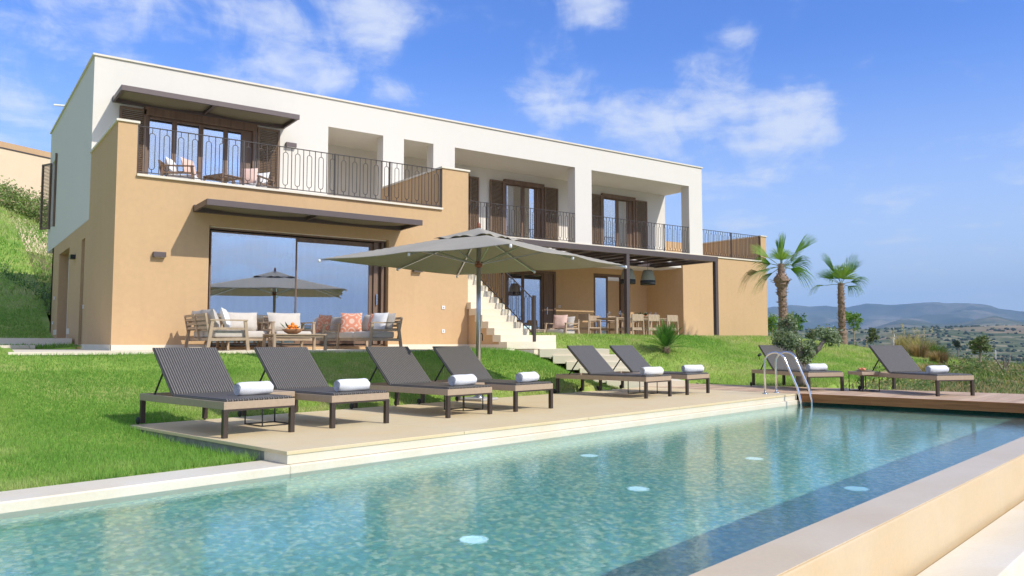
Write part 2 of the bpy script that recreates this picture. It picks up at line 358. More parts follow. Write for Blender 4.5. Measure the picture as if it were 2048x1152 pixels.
def tps_fit(P, reg=0.02):
    n = len(P); d = np.linalg.norm(P[:, None, :2]-P[None, :, :2], axis=2); K = np.where(d > 0, d*d*np.log(d+1e-9), 0)+np.eye(n)*reg
    A = np.zeros((n+3, n+3)); A[:n, :n] = K; A[:n, n] = 1; A[:n, n+1:] = P[:, :2]; A[n, :n] = 1; A[n+1:, :n] = P[:, :2].T
    return np.linalg.solve(A, np.concatenate([P[:, 2], np.zeros(3)]))
TW = tps_fit(CP)
def G(x, y):
    x = np.asarray(x, float); y = np.asarray(y, float); out = TW[len(CP)]+TW[len(CP)+1]*x+TW[len(CP)+2]*y
    for i, c in enumerate(CP):
        d2 = (x-c[0])**2+(y-c[1])**2+1e-12; out = out + TW[i]*0.5*d2*np.log(d2)
    return out
def g(x, y): return float(G(x, y))
def hash_noise(x, y, f, seed=0):
    """smooth value noise, numpy"""
    x = x*f+seed*17.3; y = y*f+seed*9.1; xi = np.floor(x); yi = np.floor(y); fx = x-xi; fy = y-yi
    def h(a, b): v = np.sin(a*127.1+b*311.7+seed*74.7)*43758.5453; return v-np.floor(v)
    u = fx*fx*(3-2*fx); w = fy*fy*(3-2*fy)
    return (h(xi, yi)*(1-u)+h(xi+1, yi)*u)*(1-w)+(h(xi, yi+1)*(1-u)+h(xi+1, yi+1)*u)*w
def fbm(x, y, f, oct=5, seed=0):
    s = 0; a = 1; tot = 0
    for i in range(oct): s = s+a*hash_noise(x, y, f*2**i, seed+i); tot += a; a *= .5
    return s/tot

# ------------------------------------------------------------------ lawn
def to_st(x, y): return x*UX+y*UY, -x*UY+y*UX
xs = np.arange(-12, 33.01, .25); ys = np.arange(-2, 60.01, .25)
XX, YY = np.meshgrid(xs, ys); ZZ = G(XX, YY) + (fbm(XX, YY, .8, 3, 5)-.5)*.035
SS, TT = to_st(XX, YY)
def lawn_ok(X, Y, s, t, pad=0.0):
    ok = t > 6.93+pad
    ok &= ~((s > 4.06-pad) & (s < 15.3) & (t < 9.98+pad))                        # stone deck
    ok &= ~((s > 15.0) & (t < 10.2+pad) & (s < 17.62+(8.2-t)*.13+pad))           # timber deck
    ok &= ~((s > 15) & (t < 2))
    ok &= ~((X > .9-pad) & (X < 10.6) & (Y > 14.6-pad) & (Y < 20.3))             # terrace
    ok &= ~((X > .97-pad) & (X < 3) & (Y > 21.2) & (Y < 25.6))
    ok &= ~((X > 2.6-pad) & (X < 23.2) & (Y > 17.2) & (Y < 28.6))
    ok &= ~((X > 10.5) & (X < 12.3) & (Y > 14.95) & (Y < 17.3))
    ok &= ~((X > 21.9) & (X < 27) & (Y > 20) & (Y < 28.6))
    e = 31.5 + (Y-18)*.25 + np.sin(Y*1.3)*.6
    ok &= (X < e) & (X < 14+ (Y-1.5)*1.75 + 3.2)
    return ok
OK = lawn_ok(XX, YY, SS, TT) | ((XX > .5) & (XX < 3) & (YY > 21) & (YY < 26))
def gridmesh(name, XX, YY, ZZ, ok, mat):
    ny, nx = XX.shape; idx = np.arange(nx*ny).reshape(ny, nx)
    q = np.stack([idx[:-1, :-1], idx[:-1, 1:], idx[1:, 1:], idx[1:, :-1]], -1)
    c = ok[:-1, :-1] | ok[:-1, 1:] | ok[1:, 1:] | ok[1:, :-1]
    F = q[c]; V = np.stack([XX, YY, ZZ], -1).reshape(-1, 3)
    used = np.unique(F); mp = np.full(len(V), -1); mp[used] = np.arange(len(used))
    return npmesh(name, V[used], mp[F], mat, smooth=True)
# snap the lawn edge towards the pool coping: cells under t<6.93 stay below the stone
ZL = np.where(TT < 6.93, -.30, ZZ)
ZL = np.where((SS > 4.3) & (SS < 15.3) & (TT < 9.9), -.35, ZL)
ZL = np.where((SS > 15.0) & (TT < 10.1) & (SS < 17.5+(8.2-TT)*.13), -.35, ZL)
ZL = np.where((XX > 1.0) & (XX < 10.5) & (YY > 14.7) & (YY < 20.1), .55, ZL)
ZL = np.where((XX > 2.9) & (YY > 17.4) & (XX < 26.7), .70, ZL)
ZL = np.where((XX > 1.1) & (XX < 2.6) & (YY > 21.1) & (YY < 25.5), .55, ZL)
lawn = gridmesh('lawn', XX, YY, ZL, OK, M['lawn']); struct(lawn)

def blades(name, P, H, Wd, col, mat, lean=.95):
    n = len(P); a = RNG.uniform(0, 2*np.pi, n); b = RNG.uniform(0, 2*np.pi, n); l = RNG.uniform(0.05, lean, n)*H
    dx = np.cos(a)*Wd/2; dy = np.sin(a)*Wd/2
    V = np.empty((n, 3, 3)); V[:, 0] = P+np.stack([-dx, -dy, np.zeros(n)-.01], 1); V[:, 1] = P+np.stack([dx, dy, np.zeros(n)-.01], 1)
    V[:, 2] = P+np.stack([np.cos(b)*l, np.sin(b)*l, H], 1)
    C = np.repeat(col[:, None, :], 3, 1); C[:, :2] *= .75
    return npmesh(name, V.reshape(-1, 3), np.arange(3*n).reshape(n, 3), mat, C.reshape(-1, 3))
def scatter(x0, x1, y0, y1, dens):
    n = int((x1-x0)*(y1-y0)*dens); return RNG.uniform(x0, x1, n), RNG.uniform(y0, y1, n)
def visible(x, y, m=3.0):
    d = x*math.cos(PHI)+y*math.sin(PHI); l = x*math.sin(PHI)-y*math.cos(PHI)
    return (d > 1) & (np.abs(l) < d*.66+m), d
allP = []; allH = []; allW = []; allC = []
for (x0, x1, y0, y1, dn, hh, ww) in ((-7, 6, 5, 13.5, 3000, .038, .0075), (-6, 12.5, 10.5, 17, 1800, .038, .010), (9, 26, 9.5, 20, 1100, .055, .013), (22, 33, 8, 24, 420, .08, .02), (-8, 3.2, 16.5, 30, 420, .08, .018), (-8, 5, 30, 52, 90, .14, .04)):
    x, y = scatter(x0, x1, y0, y1, dn); s_, t_ = to_st(x, y); v, d = visible(x, y, 1.5)
    # thin the overlap of the bands
    k = lawn_ok(x, y, s_, t_, .03) & v; x, y, s_, t_ = x[k], y[k], s_[k], t_[k]
    z = G(x, y) + (fbm(x, y, .8, 3, 5)-.5)*.035
    h = hh*RNG.uniform(.5, 1.35, len(x))*(0.75+.6*fbm(x, y, 1.6, 3, 2))
    edge = np.clip(1-(np.abs(t_-6.95))/.25, 0, 1)*(s_ < 4.2)+np.clip(1-np.abs(s_-4.0)/.2, 0, 1)*(t_ < 10)*(t_ > 6.9)
    h = h*(1+.9*edge)
    f = fbm(x, y, .42, 4, 11); f2 = fbm(x, y, 3.0, 3, 31)
    c0 = np.array((.215, .41, .07)); c1 = np.array((.40, .54, .13)); c2 = np.array((.68, .61, .33))
    w = np.clip((f-.36)/.22, 0, 1)[:, None]; c = c0*(1-w)+c1*w
    w2 = (np.clip((f2-.38)/.22, 0, 1)*np.clip((f-.42)/.16, 0, 1)*.85*(RNG.uniform(0, 1, len(x)) < .75))[:, None]; c = c*(1-w2)+c2*w2
    c = c*RNG.uniform(.72, 1.3, (len(x), 1))
    allP.append(np.stack([x, y, z], 1)); allH.append(h); allW.append(np.full(len(x), ww)*RNG.uniform(.7, 1.3, len(x))); allC.append(c)
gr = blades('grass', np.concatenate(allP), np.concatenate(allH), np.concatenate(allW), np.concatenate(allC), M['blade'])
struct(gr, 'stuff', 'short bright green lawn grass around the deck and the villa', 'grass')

# ------------------------------------------------------------------ pool
def stbox(mb, s0, t0, z0, s1, t1, z1):
    return mb.prism(stpoly([(s0, t0), (s1, t0), (s1, t1), (s0, t1)]), z0, z1)
def mat_mosaic():
    m, t, p, o = newmat('pool_mosaic')
    tcn = N(t, 'ShaderNodeTexCoord')
    v = N(t, 'ShaderNodeTexVoronoi', feature='F1', distance='CHEBYCHEV', inp={'Scale': 30.0, 'Randomness': 0.0}); L(t, tcn.outputs['Object'], v.inputs['Vector'])
    wn = N(t, 'ShaderNodeTexWhiteNoise'); L(t, v.outputs['Position'], wn.inputs['Vector'])
    c = ramp(t, wn.outputs['Value'], [(0.0, (0.07, 0.30, 0.29)), (0.25, (0.13, 0.46, 0.44)), (0.48, (0.30, 0.60, 0.50)), (0.66, (0.66, 0.74, 0.50)), (0.80, (0.14, 0.42, 0.56)), (0.92, (0.85, 0.88, 0.70))], 'CONSTANT')
    a = noise(t, 1.2, 3)
    c = mixc(t, 0.42, c, ramp(t, a, [(0.3, (0.26, 0.56, 0.50)), (0.7, (0.46, 0.64, 0.47))]))
    L(t, c, p.inputs['Base Color']); p.inputs['Roughness'].default_value = 0.3; return m
M['mosaic'] = mat_mosaic()
WZ = -0.20; PF = -0.82; S0, S1, T0, T1 = -5.0, 17.6, 2.17, 6.53
pb = MB(); stbox(pb, S0, T0-.12, PF-.15, S1, T1+.1, PF)                                       # floor
stbox(pb, S0, T1, PF, S1, T1+.2, -.21); stbox(pb, S1, T0-.1, PF, S1+.2, T1+.2, -.24); stbox(pb, S0-.2, T0-.1, PF, S0, T1+.2, -.3)
stbox(pb, S0, T0-.05, PF, S1, T0+.0, -.26)
struct(pb.build('pool_basin', M['mosaic']))
def mat_water():
    m = bpy.data.materials.new('pool_water'); m.use_nodes = True; t = m.node_tree; t.nodes.clear()
    o = N(t, 'ShaderNodeOutputMaterial'); g_ = N(t, 'ShaderNodeBsdfGlass'); g_.inputs['IOR'].default_value = 1.33; g_.inputs['Roughness'].default_value = 0.0
    g_.inputs[0].default_value = (0.88, 0.985, 0.98, 1)
    h1 = noise(t, 22.0, 3, 0.5, stretch=(1.0, 1.5, 1), dist=.3); h2 = noise(t, 2.2, 2, 0.5)
    h = math_(t, 'ADD', math_(t, 'MULTIPLY', h1, 0.75), math_(t, 'MULTIPLY', h2, 0.30))
    b = N(t, 'ShaderNodeBump', inp={'Strength': 0.20, 'Distance': 0.009}); L(t, h, b.inputs['Height'])
    L(t, b.outputs[0], g_.inputs['Normal']); L(t, g_.outputs[0], o.inputs[0]); return m
M['water'] = mat_water()
wm = bpy.data.meshes.new('pool_water'); q = stpoly([(S0, T0), (S1, T0), (S1, T1), (S0, T1)])
wm.from_pydata([(x, y, WZ) for x, y in q], [], [(0, 1, 2, 3)]); wm.materials.append(M['water'])
wob = bpy.data.objects.new('pool_water', wm); COL.objects.link(wob); struct(wob)
for p_ in wm.polygons: p_.use_smooth = True
wob.cycles.is_caustics_caster = True
M['poollamp'] = simple('pool_lamp_glass', (.85, .95, 1.0), 0.3, 0, .02)
q_ = M['poollamp'].node_tree.nodes['Principled BSDF']; q_.inputs['Emission Color'].default_value = (.45, .82, 1, 1); q_.inputs['Emission Strength'].default_value = .45
bpy.data.objects['pool_basin'].cycles.is_caustics_receiver = True
sd.cycles.is_caustics_light = True

cb = MB(); stbox(cb, S0-.4, T1-.03, -.40, 4.07, 6.96, -.12); stbox(cb, 4.07, T1-.03, -.40, 15.28, T1+.35, -.122)
struct(cb.build('pool_coping', M['coping'], bevel=.012))
wb = MB(); stbox(wb, S0-.4, 1.84, -1.6, S1+.4, T0, WZ-.006)
struct(wb.build('infinity_edge_wall', M['weirwall'], bevel=.012))
wb = MB(); stbox(wb, S0-.4, 1.846, WZ-.004, S1+.4, T0+.01, WZ+.003); struct(wb.build('infinity_edge_top', M['weir'], bevel=.002))
lb = MB(); stbox(lb, S0, 1.36, -1.1, S1+3, 1.79, -.62); struct(lb.build('overflow_channel_slab', M['coping'], bevel=.01))
lb = MB(); stbox(lb, S0-6, -7, -1.3, S1+8, 1.355, -.80); struct(lb.build('lower_terrace', M['coping'], bevel=.01))
lb = MB(); stbox(lb, S0, 1.5, -1.3, S1+.4, 1.84, -.9); struct(lb.build('channel_bottom', M['concrete']))

# underwater lamps in the far pool wall and floor
def pool_lamp(s_, t_, z_, wall, label):
    r_ = thing('pool_light', label, 'pool light', stp(s_, t_, z_), PA, 'underwater lamps of the pool')
    rim = MB(); lens = MB()
    rim.lathe([(.10, 0), (.10, .018), (.08, .022), (.08, .004)], n=24); lens.lathe([(0.0, .016), (.05, .016), (.078, .006)], n=24)
    if wall:
        mt = Matrix.Rotation(R(90), 4, 'X'); rim.xform(mt); lens.xform(mt)
    for o_ in (rim.build('rim', M['poollamp'], r_, True), lens.build('lens', M['poollamp'], r_, True)): o_.cycles.is_caustics_receiver = True
for s_, t_, z_, w_, lb_ in ((7.4, 5.62, PF+.002, False, 'round pale lamp under water nearest the deck corner, below the third lounger'),
        (6.15, 4.12, PF+.002, False, 'round pale lamp in the pool floor, middle of the pool'), (3.95, 4.0, PF+.002, False, 'round pale lamp in the pool floor closest to the lower edge of the photo'),
        (8.45, 4.12, PF+.002, False, 'round pale lamp in the pool floor below the reflection of the white villa'), (7.45, 2.66, PF+.002, False, 'round pale lamp in the shaded strip along the infinity edge')):
    pool_lamp(s_, t_, z_, w_, lb_)

# ------------------------------------------------------------------ stone deck and timber deck
dk = MB()
xs_ = [4.05, 6.3, 8.6, 10.9, 13.1, 15.25]
for i in range(5): stbox(dk, xs_[i]+(.003 if i else 0), T1, -.035, xs_[i+1]-.003, 10.0, 0.0)
struct(dk.build('stone_deck', M['deck'], bevel=.004))
dk = MB(); stbox(dk, 4.07, 6.95, -.5, 15.25, 9.98, -.037); struct(dk.build('deck_base', M['concrete']))
dk = MB(); stbox(dk, 4.06, T1+.008, -.118, 15.26, 6.94, -.037); struct(dk.build('deck_riser', M['coping']))
def mat_planks():
    m, t, p, o = newmat('deck_timber')
    tcn = N(t, 'ShaderNodeTexCoord'); mp = N(t, 'ShaderNodeMapping'); mp.inputs['Rotation'].default_value = (0, 0, -PA); L(t, tcn.outputs['Object'], mp.inputs[0])
    a = noise(t, 3.0, 5, 0.6, vec=mp.outputs[0], stretch=(.5, 6, 1)); wn = N(t, 'ShaderNodeTexWhiteNoise', noise_dimensions='1D')
    s = N(t, 'ShaderNodeSeparateXYZ'); L(t, mp.outputs[0], s.inputs[0]); L(t, math_(t, 'FLOOR', math_(t, 'DIVIDE', s.outputs[1], .145)), wn.inputs['W'])
    c = ramp(t, math_(t, 'ADD', math_(t, 'MULTIPLY', a, .6), math_(t, 'MULTIPLY', wn.outputs[0], .4)), [(0.25, (0.45, 0.295, 0.175)), (0.75, (0.68, 0.48, 0.31))])
    L(t, c, p.inputs['Base Color']); p.inputs['Roughness'].default_value = .65; bump(t, p, a, .2, .004); return m
M['planks'] = mat_planks()
pl = MB(); tt = 1.4
while tt < 10.0:
    back = 17.45+(8.2-tt)*.13
    stbox(pl, 15.29, tt, -.028, back, tt+.139, 0.0); tt += .145
struct(pl.build('timber_deck', M['planks']))
pl = MB(); stbox(pl, 15.262, 1.4, -.155, 15.287, 6.50, 0.004); struct(pl.build('timber_deck_fascia', M['fascia'], bevel=.003))
pl = MB()
for s_ in (15.55, 16.4, 17.2): stbox(pl, s_-.05, 1.5, -.14, s_+.05, 10.0, -.03)
for s_ in (17.66,): stbox(pl, s_, 1.5, -.6, s_+.06, 8.3, -.03)
struct(pl.build('timber_deck_joists', M['dark']))

# ------------------------------------------------------------------ terrace, path and lower steps
tb = MB(); tb.box(.9, 14.62, .79, 10.56, 20.0, .842)
struct(tb.build('terrace', M['step'], bevel=.004))
tb = MB(); tb.box(1.0, 14.74, .2, 10.5, 19.9, .789); struct(tb.build('terrace_base', M['concrete']))
tb = MB(); tb.box(10.75, 15.9, .5, 12.35, 17.4, 1.0); tb.box(12.35, 17.4, .5, 21.98, 21.82, .985)
struct(tb.build('dining_terrace', M['step']))
tb = MB(); tb.box(-9, 20.3, .6, 1.75, 21.0, .93); struct(tb.build('garden_path', M['cap']))
fh = Vector((math.cos(PHI), math.sin(PHI), 0)); rh = Vector((math.sin(PHI), -math.cos(PHI), 0))
st_ = thing('garden_steps', 'wide pale stone steps leading from the terrace down to the pool deck behind the loungers', 'steps', (0, 0, 0))
for k in range(1, 7):
    D_ = 18.42-.05*k; top = .84-.142*(k-1)
    lpx, rpx = 1079+26.7*(k-1), 1218+30.2*(k-1)
    la, lb2 = (lpx-1024)*D_/1600, (rpx-1024)*D_/1600
    A = fh*D_+rh*la; B = fh*D_+rh*lb2; dd = fh*1.25
    MB().prism([(A.x, A.y), (B.x, B.y), ((B+dd).x, (B+dd).y), ((A+dd).x, (A+dd).y)], top-.19, top).build('step', M['step'], st_, bevel=.006)

# outer stairs to the balcony
sr = thing('outdoor_stairs', 'flight of pale stone stairs rising to the balcony beside the ochre block', 'stairs', (10.6, 14.95, .84))
RI, GO, NS = .162, .2555, 21
for i in range(NS):
    x1 = 1.0 if i > 1 else (1.42 if i == 0 else 1.62); z1 = RI*(i+1)
    mb = MB(); mb.box(-.02, GO*i, z1-RI+.001*(i > 0), x1, GO*i+.33, z1)
    mb.build('step', M['step'], sr, bevel=.004)
body = MB()
for i in range(NS):
    body.box(.02+.0, GO*i+.02, -.02, .98, GO*(i+1)+.02, RI*i-.0 if i else -.01)
body.build('stair_wall', M['tan'], sr)
pl = MB(); pl.box(-.004, .35, -.02, .01, 1.7, .105); pl.build('plinth', M['cap'], sr)

def oval(mb, c, ax, w, z0, z1, r=.0075, sl=0.0):
    """stadium ring in a vertical plane: ax = horizontal unit, sl = slope of the rail"""
    c = Vector(c); ax = Vector(ax); pts = []
    for k in range(9): a = math.pi*k/8; pts.append(c+ax*(w/2*math.cos(a))+Vector((0, 0, z1-w/2+w/2*math.sin(a))))
    for k in range(9): a = math.pi+math.pi*k/8; pts.append(c+ax*(w/2*math.cos(a))+Vector((0, 0, z0+w/2+w/2*math.sin(a))))
    mb.tube(pts, r, 5, closed=True)
def railing(name, P, Q, parent, h=.93, posts=(0, 1), period=.268, slope=False, label=None, first=.13):
    """P, Q bottom end points (Vectors, may differ in z)"""
    P = Vector(P); Q = Vector(Q); d = Q-P; Ln = Vector((d.x, d.y, 0)).length; hx = Vector((d.x, d.y, 0)).normalized(); sl = d.z/Ln
    mb = MB(); Z = Vector((0, 0, 1))
    mb.bar(P+Z*.05, Q+Z*.05, .028, .014); mb.bar(P+Z*h, Q+Z*h, .036, .014)
    u = first; k = 0
    while u < Ln-.05:
        b = P+hx*u+Z*(sl*u)
        if k % 2 == 0: mb.bar(b+Z*.05, b+Z*h, .014, .014, up=hx)
        else:
            mb.bar(b+Z*.05, b+Z*.125, .012, .012, up=hx); mb.bar(b+Z*(h-.115), b+Z*h, .012, .012, up=hx)
            oval(mb, b, hx, .105, .12, h-.11)
        u += period/2; k += 1
    o = mb.build(name, M['iron'], parent, label=label)
    for f in posts:
        b = P+d*f; pm = MB(); pm.bar(b, b+Z*(h+.012), .034, .034, up=hx); pm.build('post', M['iron'], o)
    return o
railing('handrail', (.95, .32, .33), (.95, .32+GO*18.6, .33+RI*18.6), sr, .88, (0, .27, .55, .8), .25)
wp = MB(); wp.box(.92, .22, .17, .985, .285, 1.27); wp.build('newel_post', M['iron'], sr)

# ------------------------------------------------------------------ villa
V = thing('villa', 'two storey modern villa with white upper volume and ochre rendered ground floor', 'villa', (0, 0, 0))
def wall(mb, axis, c0, c1, a0, a1, z0, z1, holes):
    """axis 'x': wall runs along x between a0..a1, thickness c0..c1 in y. holes: (a0,a1,z0,z1)"""
    cuts = sorted({a0, a1, *[h[0] for h in holes], *[h[1] for h in holes]}); cuts = [c for c in cuts if a0 <= c <= a1]
    for u, w in zip(cuts, cuts[1:]):
        if w-u < 1e-5: continue
        hs = sorted([(h[2], h[3]) for h in holes if h[0] <= u+1e-6 and h[1] >= w-1e-6]); z = z0
        for h0, h1 in hs+[(z1, z1)]:
            if h0 > z+1e-6:
                if axis == 'x': mb.box(u, c0, z, w, c1, h0)
                else: mb.box(c0, u, z, c1, w, h0)
            z = max(z, h1)
gf = MB()
# ochre block: front wall with the big sliding window
wall(gf, 'x', 16.66, 16.98, 2.66, 10.61, .80, 4.20, [(4.40, 8.43, .90, 3.36)])
# left side: slit window, entrance recess
wall(gf, 'y', 2.66, 3.01, 16.98, 26.9, .80, 3.74, [(20.45, 20.98, .95, 3.38), (23.1, 25.2, 1.1, 3.42)])
gf.box(2.66, 16.66, 4.2, 3.01, 19.968, 5.23)                      # left parapet
gf.box(3.01, 16.98, 3.75, 3.02, 19.96, 4.2)
gf.box(2.66, 16.98, 3.74, 3.01, 19.968, 4.2)
gf.box(9.86, 16.66, 4.2, 10.61, 19.93, 5.23)                      # right parapet
gf.box(10.3, 16.98, .80, 10.61, 20.3, 4.2)                        # block right side
# ground floor back wall below the loggia
wall(gf, 'x', 21.85, 22.15, 10.61, 23.0, .95, 3.75, [(15.40, 17.53, .97, 3.46), (19.32, 21.15, .97, 3.50)])
gf.box(10.61, 20.32, .80, 10.9, 21.85, 3.7)
# right block with terrace above
gf.box(22.02, 20.0, .9, 26.9, 20.32, 4.18); gf.box(22.02, 20.32, .9, 22.34, 21.85, 3.69)
gf.box(26.56, 20.0, 4.18, 26.9, 23.2, 5.20); gf.box(26.56, 20.32, .9, 26.9, 28.4, 4.18)
gf.box(2.66, 26.6, .9, 23.1, 26.9, 3.74); gf.box(23.1, 28.1, .9, 26.56, 28.4, 5.2)
gf.box(23.4, 23.2, 4.2, 26.9, 23.5, 5.2)
gf.build('ground_floor_wall', M['tan'], V)
uw = MB()
wall(uw, 'x', 19.97, 20.35, 2.66, 23.08, 4.24, 7.50, [(3.72, 6.36, 4.30, 6.48), (8.28, 9.90, 4.24, 6.75), (10.55, 11.51, 4.24, 6.75), (12.24, 16.88, 4.24, 6.75), (17.6, 22.37, 4.24, 6.75)])
uw.box(2.66, 19.97, 3.745, 8.28, 20.35, 4.24)
wall(uw, 'y', 2.66, 3.0, 20.35, 28.45, 3.745, 7.50, [(26.6, 27.7, 4.45, 6.45)])
uw.box(3.0, 28.1, 3.745, 23.08, 28.45, 7.5); uw.box(22.74, 21.85, 4.24, 23.08, 28.1, 7.5)
wall(uw, 'x', 21.85, 22.15, 8.28, 22.74, 4.24, 6.752, [(15.30, 17.0, 4.27, 6.47), (19.70, 21.40, 4.27, 6.47), (12.6, 13.9, 4.27, 6.47)])
uw.box(8.0, 20.35, 4.24, 8.28, 21.85, 6.752)
uw.box(3.0, 20.35, 6.752, 22.74, 28.1, 7.3); uw.box(22.742, 20.35, 6.749, 23.08, 21.85, 7.5)
uw.build('upper_wall', M['white'], V)
sl = MB()
sl.box(3.01, 16.98, 3.9, 10.3, 21.8, 4.195); sl.box(10.62, 20.06, 3.70, 22.01, 21.84, 4.2); sl.box(22.35, 20.33, 3.9, 26.55, 28.1, 4.17); sl.box(3.02, 21.8, 3.76, 22.7, 28.05, 4.2)
sl.build('ceiling_slab', M['white'], V)
fl = MB(); fl.box(3.02, 16.99, 4.197, 9.85, 19.96, 4.245); fl.box(8.29, 20.36, 4.197, 22.4, 21.84, 4.243); fl.box(23.1, 20.34, 4.175, 26.54, 23.18, 4.24); fl.box(9.9, 20.0, 4.195, 12.2, 20.34, 4.238)
fl.build('balcony_floor', M['cap'], V)
def cap(x0, y0, x1, y1, z, th=.045, o=.035): MB().box(x0-o, y0-o, z, x1+o, y1+o, z+th).build('coping', M['cap'], V, bevel=.004)
cap(2.66, 16.66, 3.01, 19.92, 5.232); cap(9.86, 16.66, 10.61, 19.92, 5.232); cap(26.56, 20.0, 26.9, 23.2, 5.202)
MB().box(3.012, 16.60, 4.202, 9.858, 16.97, 4.25).build('coping', M['cap'], V, bevel=.004)
MB().box(10.62, 19.955, 4.202, 23.1, 20.05, 4.246).build('coping', M['cap'], V, bevel=.004)
MB().box(23.1, 19.955, 4.182, 26.555, 20.33, 4.232).build('coping', M['cap'], V, bevel=.004)
rc = MB(); rc.box(2.62, 19.93, 7.502, 23.12, 20.4, 7.545); rc.box(2.62, 20.4, 7.502, 3.05, 28.5, 7.545); rc.box(22.7, 20.4, 7.502, 23.12, 28.5, 7.545); rc.box(3.05, 28.05, 7.502, 22.7, 28.5, 7.545)
rc.build('roof_coping', M['cap'], V)
for q_ in ((2.652, 16.652, .842, 4.398, 16.664, .945), (8.432, 16.652, .842, 10.618, 16.664, .945), (2.650, 16.652, .842, 2.664, 20.44, .95), (2.650, 22.6, 1.2, 2.664, 23.09, 1.34), (2.650, 25.21, 1.2, 2.664, 25.9, 1.34), (17.54, 21.842, .985, 19.31, 21.853, 1.2), (21.16, 21.842, .985, 22.018, 21.853, 1.2), (22.012, 19.992, .9, 26.908, 20.003, 1.22)): MB().box(*q_).build('plinth', M['cap'], V)
# interiors
rm = MB(); rm.box(3.01, 20.9, .90, 10.3, 21.0, 3.9); rm.box(3.02, 16.99, .86, 10.29, 20.9, .90)
rm.box(10.9, 26.0, .95, 22.7, 26.1, 3.75); rm.box(10.9, 22.16, .90, 22.7, 26.0, .95); rm.box(18.4, 22.16, .95, 18.5, 26.0, 3.75)
rm.box(3.01, 24.0, 4.2, 8.0, 24.1, 6.75); rm.box(8.0, 21.9, 4.2, 8.1, 24.0, 6.75); rm.box(8.3, 25.0, 4.2, 22.7, 25.1, 6.75); rm.box(18.2, 22.16, 4.2, 18.3, 25.0, 6.75); rm.box(14.5, 22.16, 4.2, 14.6, 25.0, 6.75)
rm.build('room_wall', M['room'], V)

def frame_rect(mb, x0, x1, z0, z1, y0, y1, w):
    mb.box(x0, y0, z0, x0+w, y1, z1); mb.box(x1-w, y0, z0, x1, y1, z1); mb.box(x0+w, y0, z1-w, x1-w, y1, z1); mb.box(x0+w, y0, z0, x1-w, y1, z0+w*.8)
def curtain(x0, x1, z0, z1, y, parent, amp=.035):
    n = max(8, int((x1-x0)/.03)); vs = []
    for k in range(n+1):
        x = x0+(x1-x0)*k/n; yy = y+amp*math.sin(x*38)+amp*.6*math.sin(x*17+1); vs += [(x, yy, z0), (x, yy, z1)]
    MB().add(vs, [(2*k, 2*k+2, 2*k+3, 2*k+1) for k in range(n)]).build('curtain', M['curtain'], parent, True)
def leaf(x0, x1, z0, z1, y, parent, w=.075, pane=True):
    """one glazed leaf"""
    mb = MB(); frame_rect(mb, x0, x1, z0, z1, y, y+.06, w); f = mb.build('window_frame', M['wood_frame'], parent, bevel=.003)
    MB().box(x0+w, y+.026, z0+w*.8, x1-w, y+.034, z1-w).build('pane', M['glass'], f)
    return f
# big sliding window of the block
wd = MB(); frame_rect(wd, 4.402, 8.428, .905, 3.34, 16.80, 16.95, .03); wd.box(8.12, 16.79, .95, 8.22, 16.94, 3.30); wd.box(8.30, 16.76, .95, 8.36, 16.92, 3.30); wd.box(8.22, 16.86, .95, 8.30, 16.94, 3.30)
big = wd.build('sliding_window', M['wood_frame'], V, label='large two leaf sliding window behind the outdoor sofas')
for x0, x1, y in ((4.46, 6.30, 16.80), (6.22, 8.12, 16.84)):
    mb = MB(); frame_rect(mb, x0, x1, .955, 3.28, y, y+.05, .095 if x0 > 5 else .028); mb.build('sash', M['wood_frame'], big, bevel=.003)
    MB().box(x0+.028, y+.02, .98, x1-.028, y+.028, 3.25).build('pane', M['glass'], big)
MB().box(8.17, 16.745, 1.85, 8.20, 16.765, 2.10).build('handle', M['steel'], big)
MB().box(4.43, 16.72, 3.342, 8.40, 16.90, 3.357).build('head_trim', M['cap'], big)
curtain(4.47, 4.62, .93, 3.28, 17.06, big); curtain(4.6, 7.55, .93, 3.28, 17.6, big, .02); curtain(7.75, 8.08, .93, 3.28, 17.05, big)
# upper window under the awning
wd = MB(); frame_rect(wd, 3.722, 6.358, 4.302, 6.478, 19.93, 20.12, .09); wd.box(3.72, 19.90, 6.30, 6.36, 19.965, 6.50)
upw = wd.build('balcony_window', M['wood_frame'], V, label='four leaf timber window under the upper awning')
xw = [3.81, 4.42, 5.03, 5.62, 6.05]
for a, b in zip(xw, xw[1:]): leaf(a, b, 4.36, 6.30, 20.0, upw, .055)
MB().box(6.05, 20.0, 4.36, 6.27, 20.06, 6.30).build('window_jamb', M['wood_frame'], upw)
curtain(3.83, 4.45, 4.32, 6.3, 20.32, upw); curtain(5.66, 6.0, 4.32, 6.3, 20.32, upw)
def shutter(x0, x1, z0, z1, y, label=None):
    mb = MB(); frame_rect(mb, x0, x1, z0, z1, y, y+.045, .055); o = mb.build('shutter', M['shutter'], V, bevel=.003, label=label)
    sm = MB(); z = z0+.07; 
    while z < z1-.08: sm.add(*slat(x0+.05, x1-.05, y, z)); z += .043
    sm.build('louvres', M['shutter'], o); return o
def slat(x0, x1, y, z):
    v = [(x0, y+.004, z), (x1, y+.004, z), (x1, y+.040, z+.030), (x0, y+.040, z+.030), (x0, y+.010, z-.008), (x1, y+.010, z-.008), (x1, y+.046, z+.022), (x0, y+.046, z+.022)]
    return v, [(0,1,2,3), (7,6,5,4), (4,5,1,0), (5,6,2,1), (6,7,3,2), (7,4,0,3)]
shutter(3.20, 3.77, 4.27, 6.42, 19.90); shutter(6.38, 6.95, 4.27, 6.42, 19.90)
